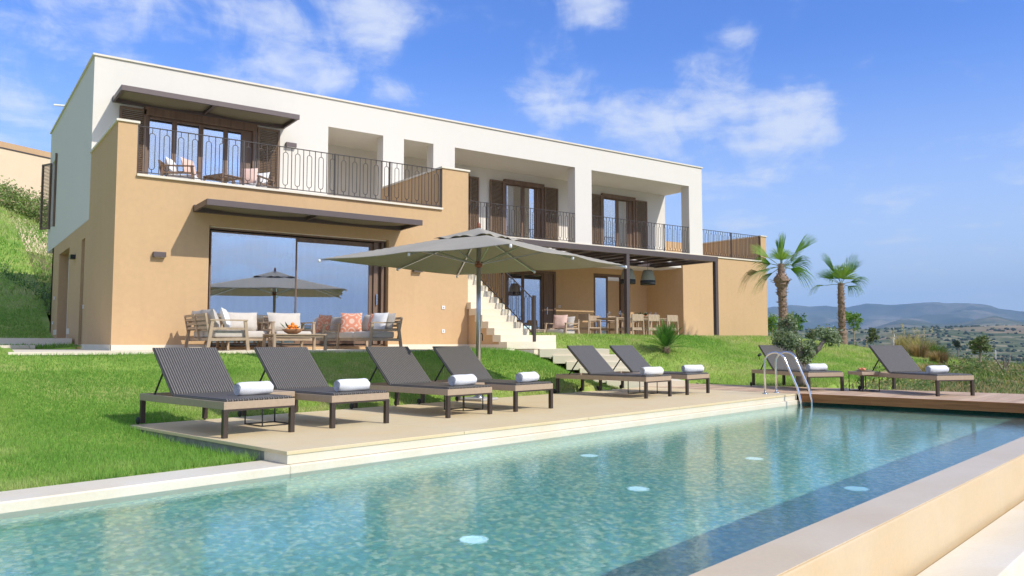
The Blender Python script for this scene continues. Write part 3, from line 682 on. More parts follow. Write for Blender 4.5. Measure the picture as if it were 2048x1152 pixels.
def loggia_window(x0, x1, y, z0, z1, shut=(), lab=None):
    mb = MB(); frame_rect(mb, x0, x1, z0, z1, y-.06, y+.15, .10); mb.box(x0, y-.09, z1-.14, x1, y-.055, z1+.01)
    w_ = mb.build('loggia_window', M['wood_frame'], V, label=lab); mid = (x0+x1)/2
    for a, b in ((x0+.10, mid), (mid, x1-.28)): leaf(a, b, z0+.06, z1-.10, y+.02, w_, .07)
    MB().box(x1-.28, y, z0+.06, x1-.10, y+.08, z1-.10).build('window_jamb', M['wood_frame'], w_)
    curtain(x0+.15, x0+.6, z0, z1-.1, y+.35, w_)
    for a, b in shut: shutter(a, b, z0-.01, z1-.07, y-.09)
    return w_
loggia_window(15.30, 17.0, 21.85, 4.27, 6.47, ((14.73, 15.30), (17.02, 17.62)), 'timber window of the left loggia bay')
loggia_window(19.70, 21.40, 21.85, 4.27, 6.47, ((19.12, 19.70), (21.42, 22.02)), 'timber window of the right loggia bay')
loggia_window(12.6, 13.9, 21.85, 4.27, 6.47, ((13.92, 14.28),), 'timber window half hidden behind the ochre block')
# doors of the dining terrace
mb = MB(); frame_rect(mb, 15.402, 17.528, .975, 3.455, 21.80, 22.05, .09); mb.box(17.02, 21.84, 1.05, 17.44, 21.93, 3.37)
sdoor = mb.build('sliding_door', M['wood_frame'], V, label='glazed sliding door behind the stairs')
for a, b in ((15.49, 16.16), (16.14, 17.02)): leaf(a, b, 1.04, 3.36, 21.87, sdoor, .06)
MB().box(17.14, 21.815, 1.95, 17.17, 21.838, 2.2).build('handle', M['steel'], sdoor)
mb = MB(); frame_rect(mb, 19.322, 21.148, .975, 3.495, 21.88, 22.10, .08); mb.box(20.72, 21.9, 1.04, 21.06, 22.0, 3.42)
d2 = mb.build('terrace_door', M['wood_frame'], V, label='glazed door behind the dining table'); leaf(19.42, 20.1, 1.04, 3.41, 21.93, d2, .06)
# entrance and slit window of the side wall (built along y)
mb = MB(); mb.box(2.80, 20.452, .955, 2.86, 20.978, 3.375); mb.build('slit_window', M['dark'], V)
mb = MB(); mb.box(2.93, 23.11, 1.0, 2.99, 25.19, 3.415); ent = mb.build('entrance_door', M['wood_frame'], V); MB().box(2.82, 24.5, 1.0, 2.93, 24.56, 3.4).build('door_edge', M['plastic'], ent)
mb = MB(); mb.box(2.86, 26.605, 4.46, 2.92, 27.695, 6.44); swn = mb.build('side_window', M['wood_frame'], V)
mb = MB(); A_ = Vector((2.63, 27.74, 0)); B_ = Vector((2.43, 28.16, 0)); Z_ = Vector((0, 0, 1))
for u0 in (.06, .94): p_ = A_.lerp(B_, u0); mb.bar(p_+Z_*4.42, p_+Z_*6.44, .055, .045, up=(B_-A_))
for z in (4.45, 6.41): mb.bar(A_.lerp(B_, .12)+Z_*z, A_.lerp(B_, .88)+Z_*z, .04, .06)
z = 4.5
while z < 6.38: mb.bar(A_.lerp(B_, .12)+Z_*z, A_.lerp(B_, .88)+Z_*z, .035, .012); z += .043
mb.build('shutter', M['shutter'], V, label='side shutter opened outwards, seen edge on')
mb = MB(); mb.box(2.60, 26.55, 4.36, 2.655, 26.6, 6.52); mb.build('window_trim', M['wood_frame'], V)
# railings
railing('balcony_railing', (3.02, 16.70, 4.25), (9.84, 16.70, 4.25), V, .95, (0, .3, .597, .797, 1), label='long iron railing of the balcony above the sofas')
railing('loggia_railing', (10.64, 20.0, 4.246), (16.92, 20.0, 4.246), V, .97, (.44, 1), label='iron railing of the left loggia bay')
railing('loggia_railing', (17.62, 20.0, 4.246), (22.4, 20.0, 4.246), V, .97, (.72, 1), label='iron railing of the right loggia bay')
railing('terrace_railing', (23.12, 20.05, 4.232), (26.54, 20.05, 4.232), V, .98, (.49, 1), label='iron railing of the roof terrace at the right end')
# awnings
def awning(x0, x1, yw, yf, z, label):
    a = MB(); a.box(x0, yf, z-.115, x1, yf+.06, z+.005); 
    for x in (x0, x1-.05, (x0+x1)/2-.02):
        a.bar((x+.025, yf+.07, z-.05), (x+.025, yw, z-.06), .05, .11 if x != (x0+x1)/2-.02 else .06)
    a.box(x0, yw-.10, z-.12, x1, yw-.002, z+.02)
    o = a.build('awning', M['metal'], V, bevel=.004, label=label)
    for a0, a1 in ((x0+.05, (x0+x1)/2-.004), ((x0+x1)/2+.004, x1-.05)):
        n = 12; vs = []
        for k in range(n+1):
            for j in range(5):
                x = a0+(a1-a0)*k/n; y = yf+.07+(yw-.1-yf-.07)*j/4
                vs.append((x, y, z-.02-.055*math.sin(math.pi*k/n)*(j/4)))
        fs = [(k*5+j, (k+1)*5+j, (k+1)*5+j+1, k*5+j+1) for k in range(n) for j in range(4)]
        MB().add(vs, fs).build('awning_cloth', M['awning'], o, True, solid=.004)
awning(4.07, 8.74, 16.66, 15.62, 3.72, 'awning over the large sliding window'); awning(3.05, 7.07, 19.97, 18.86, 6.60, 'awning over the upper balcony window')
def wlamp(x0, x1, y, z0, z1, label=None):
    o = MB().box(x0, y-.11, z0, x1, y-.002, z1).build('wall_lamp', M['metal'], V, bevel=.005, label=label)
    MB().box(x0+.03, y-.09, z0-.004, x1-.03, y-.03, z0+.002).build('lens', M['plastic'], o)
wlamp(3.34, 3.57, 16.66, 2.65, 2.75, 'wall lamp left of the lower awning'); wlamp(7.11, 7.38, 19.97, 6.03, 6.14, 'wall lamp beside the upper shutter')
wlamp(9.05, 9.28, 16.66, 2.65, 2.75, 'wall lamp behind the parasol')
MB().box(2.55, 21.9, 3.02, 2.66, 22.15, 3.12).build('wall_lamp', M['dark'], V)
for x, z, y in ((9.86, 1.79, 16.66), (9.86, 1.22, 16.66), (17.68, 2.2, 21.85), (1, 1, 1)):
    if x > 1:
        o = MB().box(x, y-.018, z, x+.085, y-.001, z+.085).build('wall_socket', M['plastic'], V); MB().box(x+.025, y-.021, z+.025, x+.06, y-.0175, z+.06).build('socket_face', M['cushg'], o)
for y, z in ((20.25, 1.75), (25.9, 2.2), (26.05, 1.5)): MB().box(2.64, y, z, 2.659, y+.08, z+.09).build('wall_socket', M['plastic'], V)
MB().tube([(2.70, 24.89, 7.53), (2.35, 24.89, 7.50)], .03, 8).build('rain_spout', M['plastic'], V)
MB().box(9.35, 17.3, 4.25, 9.47, 17.42, 4.40).build('floor_spot', M['dark'], V)

# side steps of the entrance
ss_ = thing('entrance_steps', 'two grey stone steps before the side entrance on the shaded side of the villa', 'steps', (1.0, 21.0, .84))
MB().box(-.05, .2, -.2, 1.62, 4.6, .10).build('step', M['cap'], ss_, bevel=.004); MB().box(.02, .5, .101, 1.6, 4.6, .25).build('step', M['cap'], ss_, bevel=.004)

# pergola
pg = thing('pergola', 'dark metal pergola with slatted roof over the dining table, on two square posts', 'pergola', (0, 0, 0))
pm = MB(); pm.box(11.65, 17.2, 3.61, 20.62, 17.33, 3.77); pm.box(11.65, 17.33, 3.61, 11.77, 19.95, 3.77); pm.box(20.5, 17.33, 3.61, 20.62, 19.99, 3.77); pm.box(11.77, 19.85, 3.62, 20.5, 19.95, 3.76); pm.box(16.5, 17.33, 3.62, 16.6, 19.85, 3.75)
pm.build('beam', M['metal'], pg, bevel=.005)
for x in (16.52, 20.49): MB().box(x, 17.205, .98, x+.125, 17.33, 3.609).build('post', M['metal'], pg, bevel=.005)
rf = MB(); random.seed(3)
for bay0, bay1 in ((11.79, 16.48), (16.62, 20.48)):
    n = 9; w_ = (19.83-17.35)/n
    for i in range(n):
        y0 = 17.35+i*w_; x = bay0
        while x < bay1-.02:
            seg = random.uniform(1.4, 3.2); x2 = min(bay1, x+seg); rf.box(x, y0, 3.715, x2, y0+w_-.004, 3.735)
            x = x2+(random.uniform(.35, .75) if random.random() < .75 else .004)
    for xx in np.arange(bay0+.6, bay1, .75): rf.box(xx, 17.34, 3.65, xx+.04, 19.84, 3.712)
rf.build('slat_roof', M['metal'], pg)
for x, y, lb_ in ((17.62, 18.3, 'woven pendant lamp half hidden behind the pergola post'), (18.45, 18.25, 'woven pendant lamp hanging clear to the right of the pergola post')):
    t_ = thing('pendant_lamp', lb_, 'pendant lamp', (x, y, 2.83), 0, 'pendant lamps over the dining table')
    MB().lathe([(.235, .02), (.236, .12), (.235, .14), (.215, .26), (.165, .42), (.135, .47), (.03, .475), (.03, .46), (.12, .45), (.155, .41), (.205, .25), (.225, .14)], n=28).build('lamp_shade', M['lamp_shade'], t_, True)
    MB().lathe([(.232, .0), (.242, .0), (.242, .135), (.237, .137)], n=28).build('lower_band', M['lamp_band'], t_, True)
    MB().tube([(0, 0, .46), (0, 0, .85)], .006, 6).build('cord', M['dark'], t_)

# ------------------------------------------------------------------ sun loungers (front end at local y = 0, head towards +y)
def make_lounger():
    r_ = thing('sun_lounger', '', 'sun lounger', (0, 0, 0), 0, 'sun loungers around the pool')
    W_, L_ = .84, 2.08
    f = MB(); f.box(0, 0, .295, W_, .035, .375); f.box(0, .035, .295, .035, L_, .375); f.box(W_-.035, .035, .295, W_, L_, .375); f.box(.035, L_-.035, .295, W_-.035, L_, .375)
    f.build('frame', M['taupe'], r_, bevel=.003)
    for q_ in ((.036, 1.22, .300, W_-.036, 1.26, .36), (.04, .0, .275, W_-.04, .03, .2945)): MB().box(*q_).build('crossbar', M['bronze'], r_)
    for x, y in ((0.0, -.003), (W_-.05, -.003), (0, L_-.06), (W_-.05, L_-.06)):
        MB().box(x-.002, y, 0 if y < 1 else .02, x+.052, y+.05, .294).build('leg', M['bronze'], r_, bevel=.003)
    for x in (-.015, W_-.01):
        m = MB(); m.lathe([(0, -.012), (.038, -.012), (.045, -.006), (.045, .006), (.038, .012), (0, .012)], n=16); m.xform(Matrix.Translation((x+.012, L_+.02, .046)) @ Matrix.Rotation(R(90), 4, 'Y')); m.build('wheel', M['dark'], r_, True)
    def pad(mb, x0, x1, y0, y1, z, th):
        n = 10; prof = [(y0, z-th), (y0-.006, z-th*.5), (y0+.012, z), (y1-.012, z), (y1+.006, z-th*.5), (y1, z-th)]
        k = len(prof); v = []
        for x in (x0, x0+.012, x1-.012, x1):
            for y, zz in prof: v.append((x, y, zz if x0 < x < x1 else min(zz, z-.01)))
        fs = [(a*k+i, a*k+(i+1) % k, (a+1)*k+(i+1) % k, (a+1)*k+i) for a in range(3) for i in range(k)]
        fs += [tuple(range(k))[::-1], tuple(range(3*k, 4*k))]; mb.add(v, fs)
    s_ = MB(); pad(s_, .02, W_-.02, .015, 1.235, .402, .03); s_.build('seat', M['weave'], r_, uv=lambda c: (c.x, c.y+c.z*.3))
    b = MB(); pad(b, .02, W_-.02, 0, .77, .0, .032)
    ang = R(43.5); mt = Matrix.Translation((0, 1.235, .408)) @ Matrix.Rotation(ang, 4, 'X'); b.xform(mt)
    ca, sa = math.cos(ang), math.sin(ang)
    b.build('backrest', M['weave'], r_, uv=lambda c: (c.x, (c.y-1.235)*ca+(c.z-.408)*sa))
    for x in (.05, W_-.05):
        MB().bar((x, 1.235+.40*ca+.03, .408+.40*sa-.03), (x, 1.80, .35), .014, .02).build('strut', M['dark'], r_)
    bf = MB(); bf.box(.03, .02, -.05, .055, .75, -.033); bf.box(W_-.055, .02, -.05, W_-.03, .75, -.033); bf.box(.055, .70, -.05, W_-.055, .725, -.034); bf.xform(mt); bf.build('back_frame', M['dark'], r_)
    return r_
lg = make_lounger()
LG = [((4.13, 7.87), 0, 'dark wicker sun lounger at the left corner of the stone deck, nearest the lawn'),
      ((5.46, 7.87), 0, 'dark wicker sun lounger, second from the left on the stone deck'),
      ((7.22, 7.80), 0, 'dark wicker sun lounger in front of the parasol pole, third from the left'),
      ((8.53, 7.79), 0, 'dark wicker sun lounger just right of the parasol pole, fourth from the left'),
      ((12.08, 7.90), 0, 'dark wicker sun lounger in front of the garden steps, left of the far pair'),
      ((13.42, 7.86), 0, 'dark wicker sun lounger at the right end of the stone deck below the spiky cycad'),
      ((16.06, 6.63), -32, 'dark wicker sun lounger on the timber deck directly behind the pool ladder'),
      ((16.2, 4.28), -32, 'dark wicker sun lounger on the timber deck farthest right, before the wild field')]
for i, ((s_, t_), a_, lab) in enumerate(LG):
    o = lg if i == 0 else dup(lg, None or (0, 0, 0), 0, lab)
    o.location = stp(s_, t_, .001); o.rotation_euler = (0, 0, PA+R(a_)); o['label'] = lab
# rolled towels
def make_towel():
    r_ = thing('rolled_towel', '', 'towel', (0, 0, 0), 0, 'rolled towels on the loungers')
    m = MB(); n = 12; k = 30; ring = []
    for i in range(n+1):
        u = i/n; x = -.21+.42*u; e = .003*math.sin(7*u)+(-.010 if i in (0, n) else 0)
        for j in range(k):
            a = 2*math.pi*j/k; rr = .077+e+.003*math.sin(3*a+4*u); z = max(rr*math.sin(a), -.069)
            m.v.append((x+.004*math.sin(5*a), rr*math.cos(a)*1.06, z))
    for i in range(n):
        for j in range(k): m.f.append((i*k+j, (i+1)*k+j, (i+1)*k+(j+1) % k, i*k+(j+1) % k))
    m.build('roll', M['towel'], r_, True)
    for sx in (-1, 1):
        sp = MB(); pts = []
        for q in range(60):
            a = q*.33; rr = .008+.064*q/60; pts.append((sx*.207, rr*math.cos(a), max(rr*math.sin(a), -.062)))
        sp.tube(pts, .0052, 5); sp.lathe([(0, 0), (.073, 0)], n=20)
        kk = len(pts)*5; sp.v[kk:] = [(sx*.196, v[0], max(v[1], -.066)) for v in sp.v[kk:]]
        sp.build('rolled_edge', M['towel'], r_, True)
    return r_
tw = make_towel()
TW_ = [((4.40, 7.87), (.50, .42), 'first lounger from the left'), ((5.46, 7.87), (.47, .33), 'second lounger from the left'), ((7.22, 7.80), (.48, .36), 'third lounger, before the parasol pole'), ((8.53, 7.79), (.50, .36), 'fourth lounger, right of the parasol pole'),
       ((12.08, 7.90), (.40, .30), 'left lounger of the pair before the garden steps'), ((13.42, 7.86), (.50, .30), 'lounger at the right end of the stone deck'), ((16.06, 6.63), (.36, .22), 'lounger behind the pool ladder'), ((16.2, 4.28), (.42, .40), 'lounger farthest right by the wild field')]
TWP = [(4.73, 8.34), (5.90, 8.09), (7.72, 8.04), (9.01, 7.99), (12.42, 8.0), (14.04, 8.1), (16.60, 6.67), (16.86, 4.45)]
for i, (a_, b_, lab) in enumerate(TW_):
    lab = 'white rolled towel on the '+lab; s_, t_ = TWP[i]; rot = PA+(R(-32) if i > 5 else R([3, -4, 2, 6, -20, -30][i]))
    o = tw if i == 0 else dup(tw, (0, 0, 0), 0, lab); o['label'] = lab
    o.location = stp(s_, t_, .474); o.rotation_euler = (0, 0, rot)
# side tables
def make_side_table():
    r_ = thing('side_table', '', 'side table', (0, 0, 0), 0, 'side tables between the loungers')
    MB().box(-.22, -.22, .335, .22, .22, .40).build('table_top', M['taupe'], r_, bevel=.004)
    for x in (-.2, .2):
        for y in (-.2, .2): MB().bar((x, y, .012), (x, y, .334), .012, .012).build('leg', M['dark'], r_)
    b = MB()
    for p, q in (((-.206, -.2), (.206, -.2)), ((-.206, .2), (.206, .2)), ((-.2, -.194), (-.2, .194)), ((.2, -.194), (.2, .194))): b.bar((*p, .008), (*q, .008), .012, .012)
    b.build('base_frame', M['dark'], r_); return r_
sdt = make_side_table()
for i, (s_, t_, a_, lab) in enumerate(((5.21, 8.82, 0, 'low square side table between the first and second lounger'), (8.28, 8.60, 0, 'low square side table between the third and fourth lounger'),
        (13.18, 8.70, 0, 'low square side table between the far pair of loungers on stone'), (16.97, 5.85, -32, 'low square side table on the timber deck with a fruit plate on it'))):
    o = sdt if i == 0 else dup(sdt, (0, 0, 0), 0, lab); o['label'] = lab; o.location = stp(s_, t_, .001); o.rotation_euler = (0, 0, PA+R(a_))
fp = thing('fruit_plate', 'shallow plate of cut orange fruit on the side table of the timber deck', 'plate', stp(16.97, 5.85, .402), 0)
MB().lathe([(0, .003), (.10, .003), (.17, .02), (.168, .028), (.10, .012), (0, .012)], n=24).build('plate', M['ceramic'], fp, True)
fr_ = MB()
for k in range(16):
    a = random.uniform(0, 6.28); q = random.uniform(0, .11); fr_.lathe([(0, -.012), (.022, -.008), (.03, .004), (.02, .02), (0, .026)], (q*math.cos(a), q*math.sin(a), .03+random.uniform(0, .02)), 8)
fr_.build('cut_fruit', M['fruit_r'], fp, True)

# ------------------------------------------------------------------ parasol
um = thing('parasol', 'large square taupe canvas parasol on an aluminium pole behind the loungers', 'parasol', (7.62, 11.62, 0), R(21.3))
HS = 1.91; ZE = 2.39; ZT = 2.92
def canopy(hs, z0, z1, n=16, vent=0.0, sagk=.10, wav=0):
    vs = []; fs = []; idx = {}
    for i in range(-n, n+1):
        for j in range(-n, n+1):
            x, y = i/n, j/n; m_ = max(abs(x), abs(y)); t_ = min(abs(x), abs(y))/m_ if m_ else 0
            if m_ < vent-1e-6: continue
            z = z1-(z1-z0)*m_**.96
            q = abs(math.sin(2*math.pi*t_))*0 + (4*t_*(1-t_) if True else 0)
            z -= sagk*.35*(math.sin(math.pi*t_))*m_**2*.55
            if wav and m_ > .85: z += .018*math.sin(3*math.pi*(t_))
            sc = 1-.035*math.sin(math.pi*t_)*m_
            idx[i, j] = len(vs); vs.append((x*hs*sc, y*hs*sc, z))
    for i in range(-n, n):
        for j in range(-n, n):
            q = [(i, j), (i+1, j), (i+1, j+1), (i, j+1)]
            if all(c in idx for c in q): fs.append(tuple(idx[c] for c in q))
    return MB().add(vs, fs)
canopy(HS, ZE, ZT, 20, .2).build('canopy', M['canvas'], um, True, solid=.004)
canopy(.56, ZT-.14, ZT+.075, 20, 0, .0, 1).build('vent_cap', M['canvas'], um, True, solid=.004)
MB().tube([(0, 0, .05), (0, 0, 2.98)], .040, 20).build('pole', M['alu'], um, True)
MB().lathe([(.0, 0), (.02, .005), (.035, .03), (.022, .055), (.03, .07), (.012, .10), (0, .105)], (0, 0, 2.98), 14).build('finial', M['amber'], um, True)
MB().lathe([(.041, -.05), (.065, -.045), (.065, -.01), (.055, 0), (.068, .01), (.068, .045), (.041, .05)], (0, 0, 2.35), 18).build('hub', M['amber'], um, True)
for k in range(8):
    c_ = [(1, 1), (1, 0), (1, -1), (0, -1), (-1, -1), (-1, 0), (-1, 1), (0, 1)][k]
    e = Vector((c_[0]*HS*(1.0 if k % 2 == 0 else .975), c_[1]*HS*(1.0 if k % 2 == 0 else .975), ZE-.035)); t0 = Vector((c_[0]*.07, c_[1]*.07, ZT-.05))
    MB().bar(t0, e, .024, .030).build('rib', M['alu'], um)
    mpt = t0.lerp(e, .47); MB().bar((c_[0]*.05, c_[1]*.05, 2.36), mpt, .016, .022).build('strut', M['alu'], um)
    MB().lathe([(0, -.03), (.02, -.025), (.024, 0), (.02, .025), (0, .03)], e, 10).build('rib_tip', M['plastic'], um, True)
bs = MB(); bs.box(-.25, -.25, 0.002, .25, .25, .045); bs.build('base_plate', M['cushg'], um, bevel=.012)
MB().lathe([(.10, .046), (.10, .06), (.055, .07), (.052, .34), (.042, .345)], n=20).build('base_sleeve', M['alu'], um, True)
cr = MB(); cr.tube([(.04, 0, 1.15), (.10, 0, 1.15), (.12, 0, 1.12), (.12, 0, 1.02)], .009, 8); cr.build('crank', M['dark'], um, True)

# ------------------------------------------------------------------ pool ladder
ld = thing('pool_ladder', 'polished steel pool ladder with two arched handrails at the deck corner', 'ladder', stp(14.75, 6.5, 0), PA)
for x in (-.0, .50):
    pts = [(x, .44, .0), (x, .44, .58)]
    for k in range(1, 11): a = math.pi*k/10*.86; pts.append((x, .44-.21+.21*math.cos(a), .60+.20*math.sin(a)))
    pts += [(x, -.20, .14), (x, -.265, -.12), (x, -.27, -.95)]
    MB().tube(pts, .021, 12).build('handrail', M['steel'], ld, True)
    MB().lathe([(.055, 0), (.055, .008), (.03, .02), (.022, .022)], (x, .44, .001), 16).build('flange', M['steel'], ld, True)
for z in (-.40, -.65, -.9): MB().box(.02, -.31, z, .48, -.235, z+.025).build('rung', M['steel'], ld)

# ------------------------------------------------------------------ outdoor furniture
def pillow(w, h, d, mat, name, parent=None, seed=0):
    n = 10; vs = []; fs = []
    rg = random.Random(seed)
    for side in (1, -1):
        for i in range(n+1):
            for j in range(n+1):
                u, v = i/n*2-1, j/n*2-1
                e = (1-abs(u)**3)*(1-abs(v)**3); pin = 1-.10*(1-abs(u))*0-.07*(abs(u)*abs(v))**.5*0
                x = u*w/2*(1-.06*(1-v*v)); z = v*h/2*(1-.06*(1-u*u)); y = side*d/2*max(0, e)**.55*(1+.05*math.sin(5*u+seed)*math.cos(4*v))
                vs.append((x, y, z))
    m = n+1
    for s2 in (0, 1):
        o = s2*m*m
        for i in range(n):
            for j in range(n):
                q = (o+i*m+j, o+(i+1)*m+j, o+(i+1)*m+j+1, o+i*m+j+1); fs.append(q if s2 == 0 else q[::-1])
    return MB().add(vs, fs)
def throw(name, label, mat, w, h, loc, rz, tilt=-20, d=.14, group='scatter cushions on the garden furniture', seed=1):
    o = pillow(w, h, d, mat, name, None, seed).build(name, mat, None, True); tag(o, label, 'cushion', group)
    o.location = loc; o.rotation_euler = (R(tilt), 0, rz); return o
def make_seat(name, label, w, loc, rz, nback=1, mat=None, group=None, wood=None, backmat=None):
    """low teak lounge seat; local -y is the front, x the width, origin at the middle of the footprint"""
    mat = mat or M['cushion']; wood = wood or M['teak']; bm_ = backmat or mat
    r_ = thing(name, label, 'armchair' if w < 1.1 else 'sofa', loc, rz, group); h = w/2
    for sx in (-1, 1):
        x = sx*(h-.03)
        a = MB(); a.bar((x, -.33, 0), (x, -.27, .54), .055, .045, up=(1, 0, 0)); a.build('leg', wood, r_)
        a = MB(); a.bar((x, .39, 0), (x, .31, .56), .055, .045, up=(1, 0, 0)); a.build('leg', wood, r_)
        a = MB(); a.box(x-.035, -.31, .541, x+.035, .36, .565); a.bar((x, -.28, .40), (x, .33, .40), .03, .04); a.bar((x, -.31, .215), (x, .36, .20), .035, .05)
        a.build('armrest', wood, r_)
    b = MB()
    for z, y in ((.42, .37), (.50, .385), (.58, .40), (.65, .412)): b.bar((-h+.07, y, z), (h-.07, y, z), .02, .05)
    for x in ([-h+.08, h-.08] + ([0] if w > 1.1 else [])): b.bar((x, .33, .18), (x, .425, .68), .035, .035, up=(1, 0, 0))
    b.build('backrest', wood, r_)
    b = MB(); b.box(-h+.06, -.30, .185, h-.06, -.26, .235); b.box(-h+.06, .28, .185, h-.06, .32, .235)
    for k in range(6): b.box(-h+.06, -.24+k*.088, .205, h-.06, -.19+k*.088, .222)
    b.build('seat_frame', wood, r_)
    nn = 1 if w < 1.1 else 2; cw = (w-.16)/nn
    for k in range(nn):
        c = MB(); x0 = -h+.08+k*cw; c.box(x0+.006, -.33, .237, x0+cw-.006, .26, .375); c.build('seat_cushion', mat, r_, True, bevel=.03)
    cw = (w-.18)/nback
    for k in range(nback):
        c = pillow(cw*.98, .40, .20, bm_, 'x', None, k); c.xform(Matrix.Translation((-h+.09+cw*(k+.5), .24, .57)) @ Matrix.Rotation(R(-16), 4, 'X')); c.build('back_cushion', bm_, r_, True)
    return r_
TZ = .842
make_seat('garden_sofa', 'low teak sofa left of the window, seen from its slatted side', 1.62, (4.30, 15.52, TZ), R(90), 2)
make_seat('garden_sofa', 'low teak sofa facing left in front of the right window leaf, with patterned cushions', 1.66, (7.42, 15.62, TZ), R(-90), 2)
make_seat('garden_armchair', 'low teak armchair straight behind the bowl of oranges', .90, (5.80, 15.88, TZ), 0, 1)
make_seat('garden_armchair', 'low teak armchair between the left sofa and the one behind the oranges', .88, (4.98, 16.12, TZ), 0, 1)
throw('cushion', 'white cushion on the left terrace sofa', M['cushw'], .50, .42, (4.32, 15.10, TZ+.59), R(70), -18, seed=2)
throw('cushion', 'beige cushion at the far end of the left terrace sofa', M['cushion'], .48, .42, (4.30, 15.75, TZ+.57), R(80), -18, seed=3)
throw('cushion', 'orange patterned cushion at the far end of the right terrace sofa', M['pattern'], .46, .44, (7.27, 16.10, TZ+.575), R(-28), -14, seed=4)
throw('cushion', 'brown patterned cushion behind the right sofa arm', M['pattern'], .40, .38, (7.50, 15.42, TZ+.58), R(-75), -16, seed=5)
throw('cushion', 'white cushion nearest the camera on the right terrace sofa', M['cushw'], .42, .40, (7.45, 15.12, TZ+.58), R(-70), -18, seed=6)
def make_table(name, label, cat, w, d, h, loc, rz, wood=None, leg=.05):
    wood = wood or M['teak']; r_ = thing(name, label, cat, loc, rz)
    t_ = MB(); n = max(3, int(d/.09)); pw = d/n
    for k in range(n): t_.box(-w/2, -d/2+k*pw+.003, h-.022, w/2, -d/2+(k+1)*pw-.003, h)
    t_.box(-w/2+.03, -d/2+.03, h-.06, w/2-.03, -d/2+.06, h-.024); t_.box(-w/2+.03, d/2-.06, h-.06, w/2-.03, d/2-.03, h-.024)
    t_.build('table_top', wood, r_)
    for x in (-w/2+leg/2, w/2-leg/2):
        for y in (-d/2+leg/2, d/2-leg/2): MB().box(x-leg/2, y-leg/2, 0, x+leg/2, y+leg/2, h-.024).build('leg', wood, r_, bevel=.003)
    return r_
make_table('coffee_table', 'low slatted teak coffee table with a bowl of oranges on it', 'coffee table', 1.05, .62, .31, (5.60, 14.98, TZ), 0)
bw = thing('fruit_bowl', 'shallow wooden bowl filled with oranges on the teak coffee table', 'bowl', (5.55, 14.98, TZ+.311), 0)
MB().lathe([(0, 0), (.08, 0), (.15, .035), (.20, .09), (.195, .095), (.14, .045), (.07, .014), (0, .012)], n=28).build('bowl', M['teakd'], bw, True)
lv = MB(); 
for k in range(7):
    a = k*.9+.3; c = Vector((.17*math.cos(a), .17*math.sin(a), .10)); d_ = Vector((math.cos(a), math.sin(a), .35 if k % 2 else .9)); sd_ = Vector((-math.sin(a), math.cos(a), 0))*.022
    lv.add([c, c+d_*.07+sd_, c+d_*.15, c+d_*.07-sd_], [(0, 1, 2, 3)])
lv.build('leaf_sprig', M['leafd'], bw)
n_o = 0
for lay, (cnt, rr, zz) in enumerate(((6, .098, .085), (1, 0, .08), (4, .06, .145), (1, .0, .19))):
    for k in range(cnt):
        a = 2*math.pi*k/cnt+lay*.6; o = MB().lathe([(0, -.036), (.018, -.032), (.032, -.018), (.037, 0), (.032, .018), (.018, .031), (.004, .034), (0, .031)], n=14).build('orange', M['orange'], None, True)
        o.location = (5.55+rr*math.cos(a), 14.98+rr*math.sin(a), TZ+.311+zz); tag(o, 'round orange piled in the wooden bowl on the coffee table', 'orange', 'oranges in the bowl')
# balcony seats
BZ = 4.246
make_seat('balcony_armchair', 'dark teak armchair on the upper balcony, left of the little table', .72, (4.25, 18.35, BZ), R(62), 1, M['cushw'], None, M['teakb'], M['cushw'])
make_seat('balcony_armchair', 'dark teak armchair on the upper balcony with pink cushion, right of the little table', .72, (5.85, 18.55, BZ), R(-50), 1, M['cushw'], None, M['teakb'], M['cushw'])
throw('cushion', 'pink cushion on the left balcony armchair', M['pink'], .42, .40, (4.36, 18.3, BZ+.60), R(40), -18, seed=8)
throw('cushion', 'pink cushion on the right balcony armchair', M['pink'], .42, .40, (5.72, 18.45, BZ+.60), R(-40), -18, seed=9)
make_table('balcony_table', 'small dark slatted table between the balcony armchairs', 'table', .62, .62, .42, (5.05, 18.05, BZ), R(25), M['teakb'], .04)

# dining place
DZ = .987
dt = make_table('dining_table', 'long pale teak dining table under the pergola', 'dining table', 2.35, .90, .76, (17.82, 18.25, DZ), 0, M['teak'], .085)
def make_chair():
    r_ = thing('dining_chair', '', 'chair', (0, 0, 0), 0, 'teak chairs at the dining table'); w = M['teak']
    for sx in (-1, 1):
        MB().bar((sx*.235, -.22, 0), (sx*.225, -.20, .66), .032, .032, up=(1, 0, 0)).build('leg', w, r_)
        MB().bar((sx*.235, .27, 0), (sx*.225, .24, .84), .032, .032, up=(1, 0, 0)).build('leg', w, r_)
        MB().bar((sx*.225, -.23, .668), (sx*.225, .24, .668), .04, .022).build('armrest', w, r_)
    b = MB(); b.box(-.235, -.22, .415, .235, .22, .45); b.box(-.21, -.215, .37, .21, -.19, .414); b.box(-.21, .20, .37, .21, .225, .414); b.build('seat', w, r_, bevel=.006)
    b = MB(); b.box(-.222, .232, .645, .222, .256, .85); b.build('backrest', w, r_, bevel=.01); return r_
ch = make_chair()
CH = [(15.85, 18.10, 90, 'pale teak chair at the left head of the dining table, facing right'), (17.12, 17.62, 180, 'pale teak chair half behind the pergola post, on the near side of the table'), (17.78, 17.60, 180, 'pale teak chair in the middle of the near side, right of the pergola post'),
      (18.62, 17.62, 180, 'pale teak chair at the right end of the near side, above the cycad'), (17.0, 18.95, 0, 'pale teak chair on the wall side of the table, left one'), (17.8, 18.95, 0, 'pale teak chair on the wall side of the table, middle one'), (18.6, 18.95, 0, 'pale teak chair on the wall side of the table, right one')]
for i, (x, y, a, lab) in enumerate(CH):
    o = ch if i == 0 else dup(ch, (0, 0, 0), 0, lab); o['label'] = lab; o.location = (x, y, DZ); o.rotation_euler = (0, 0, R(a))
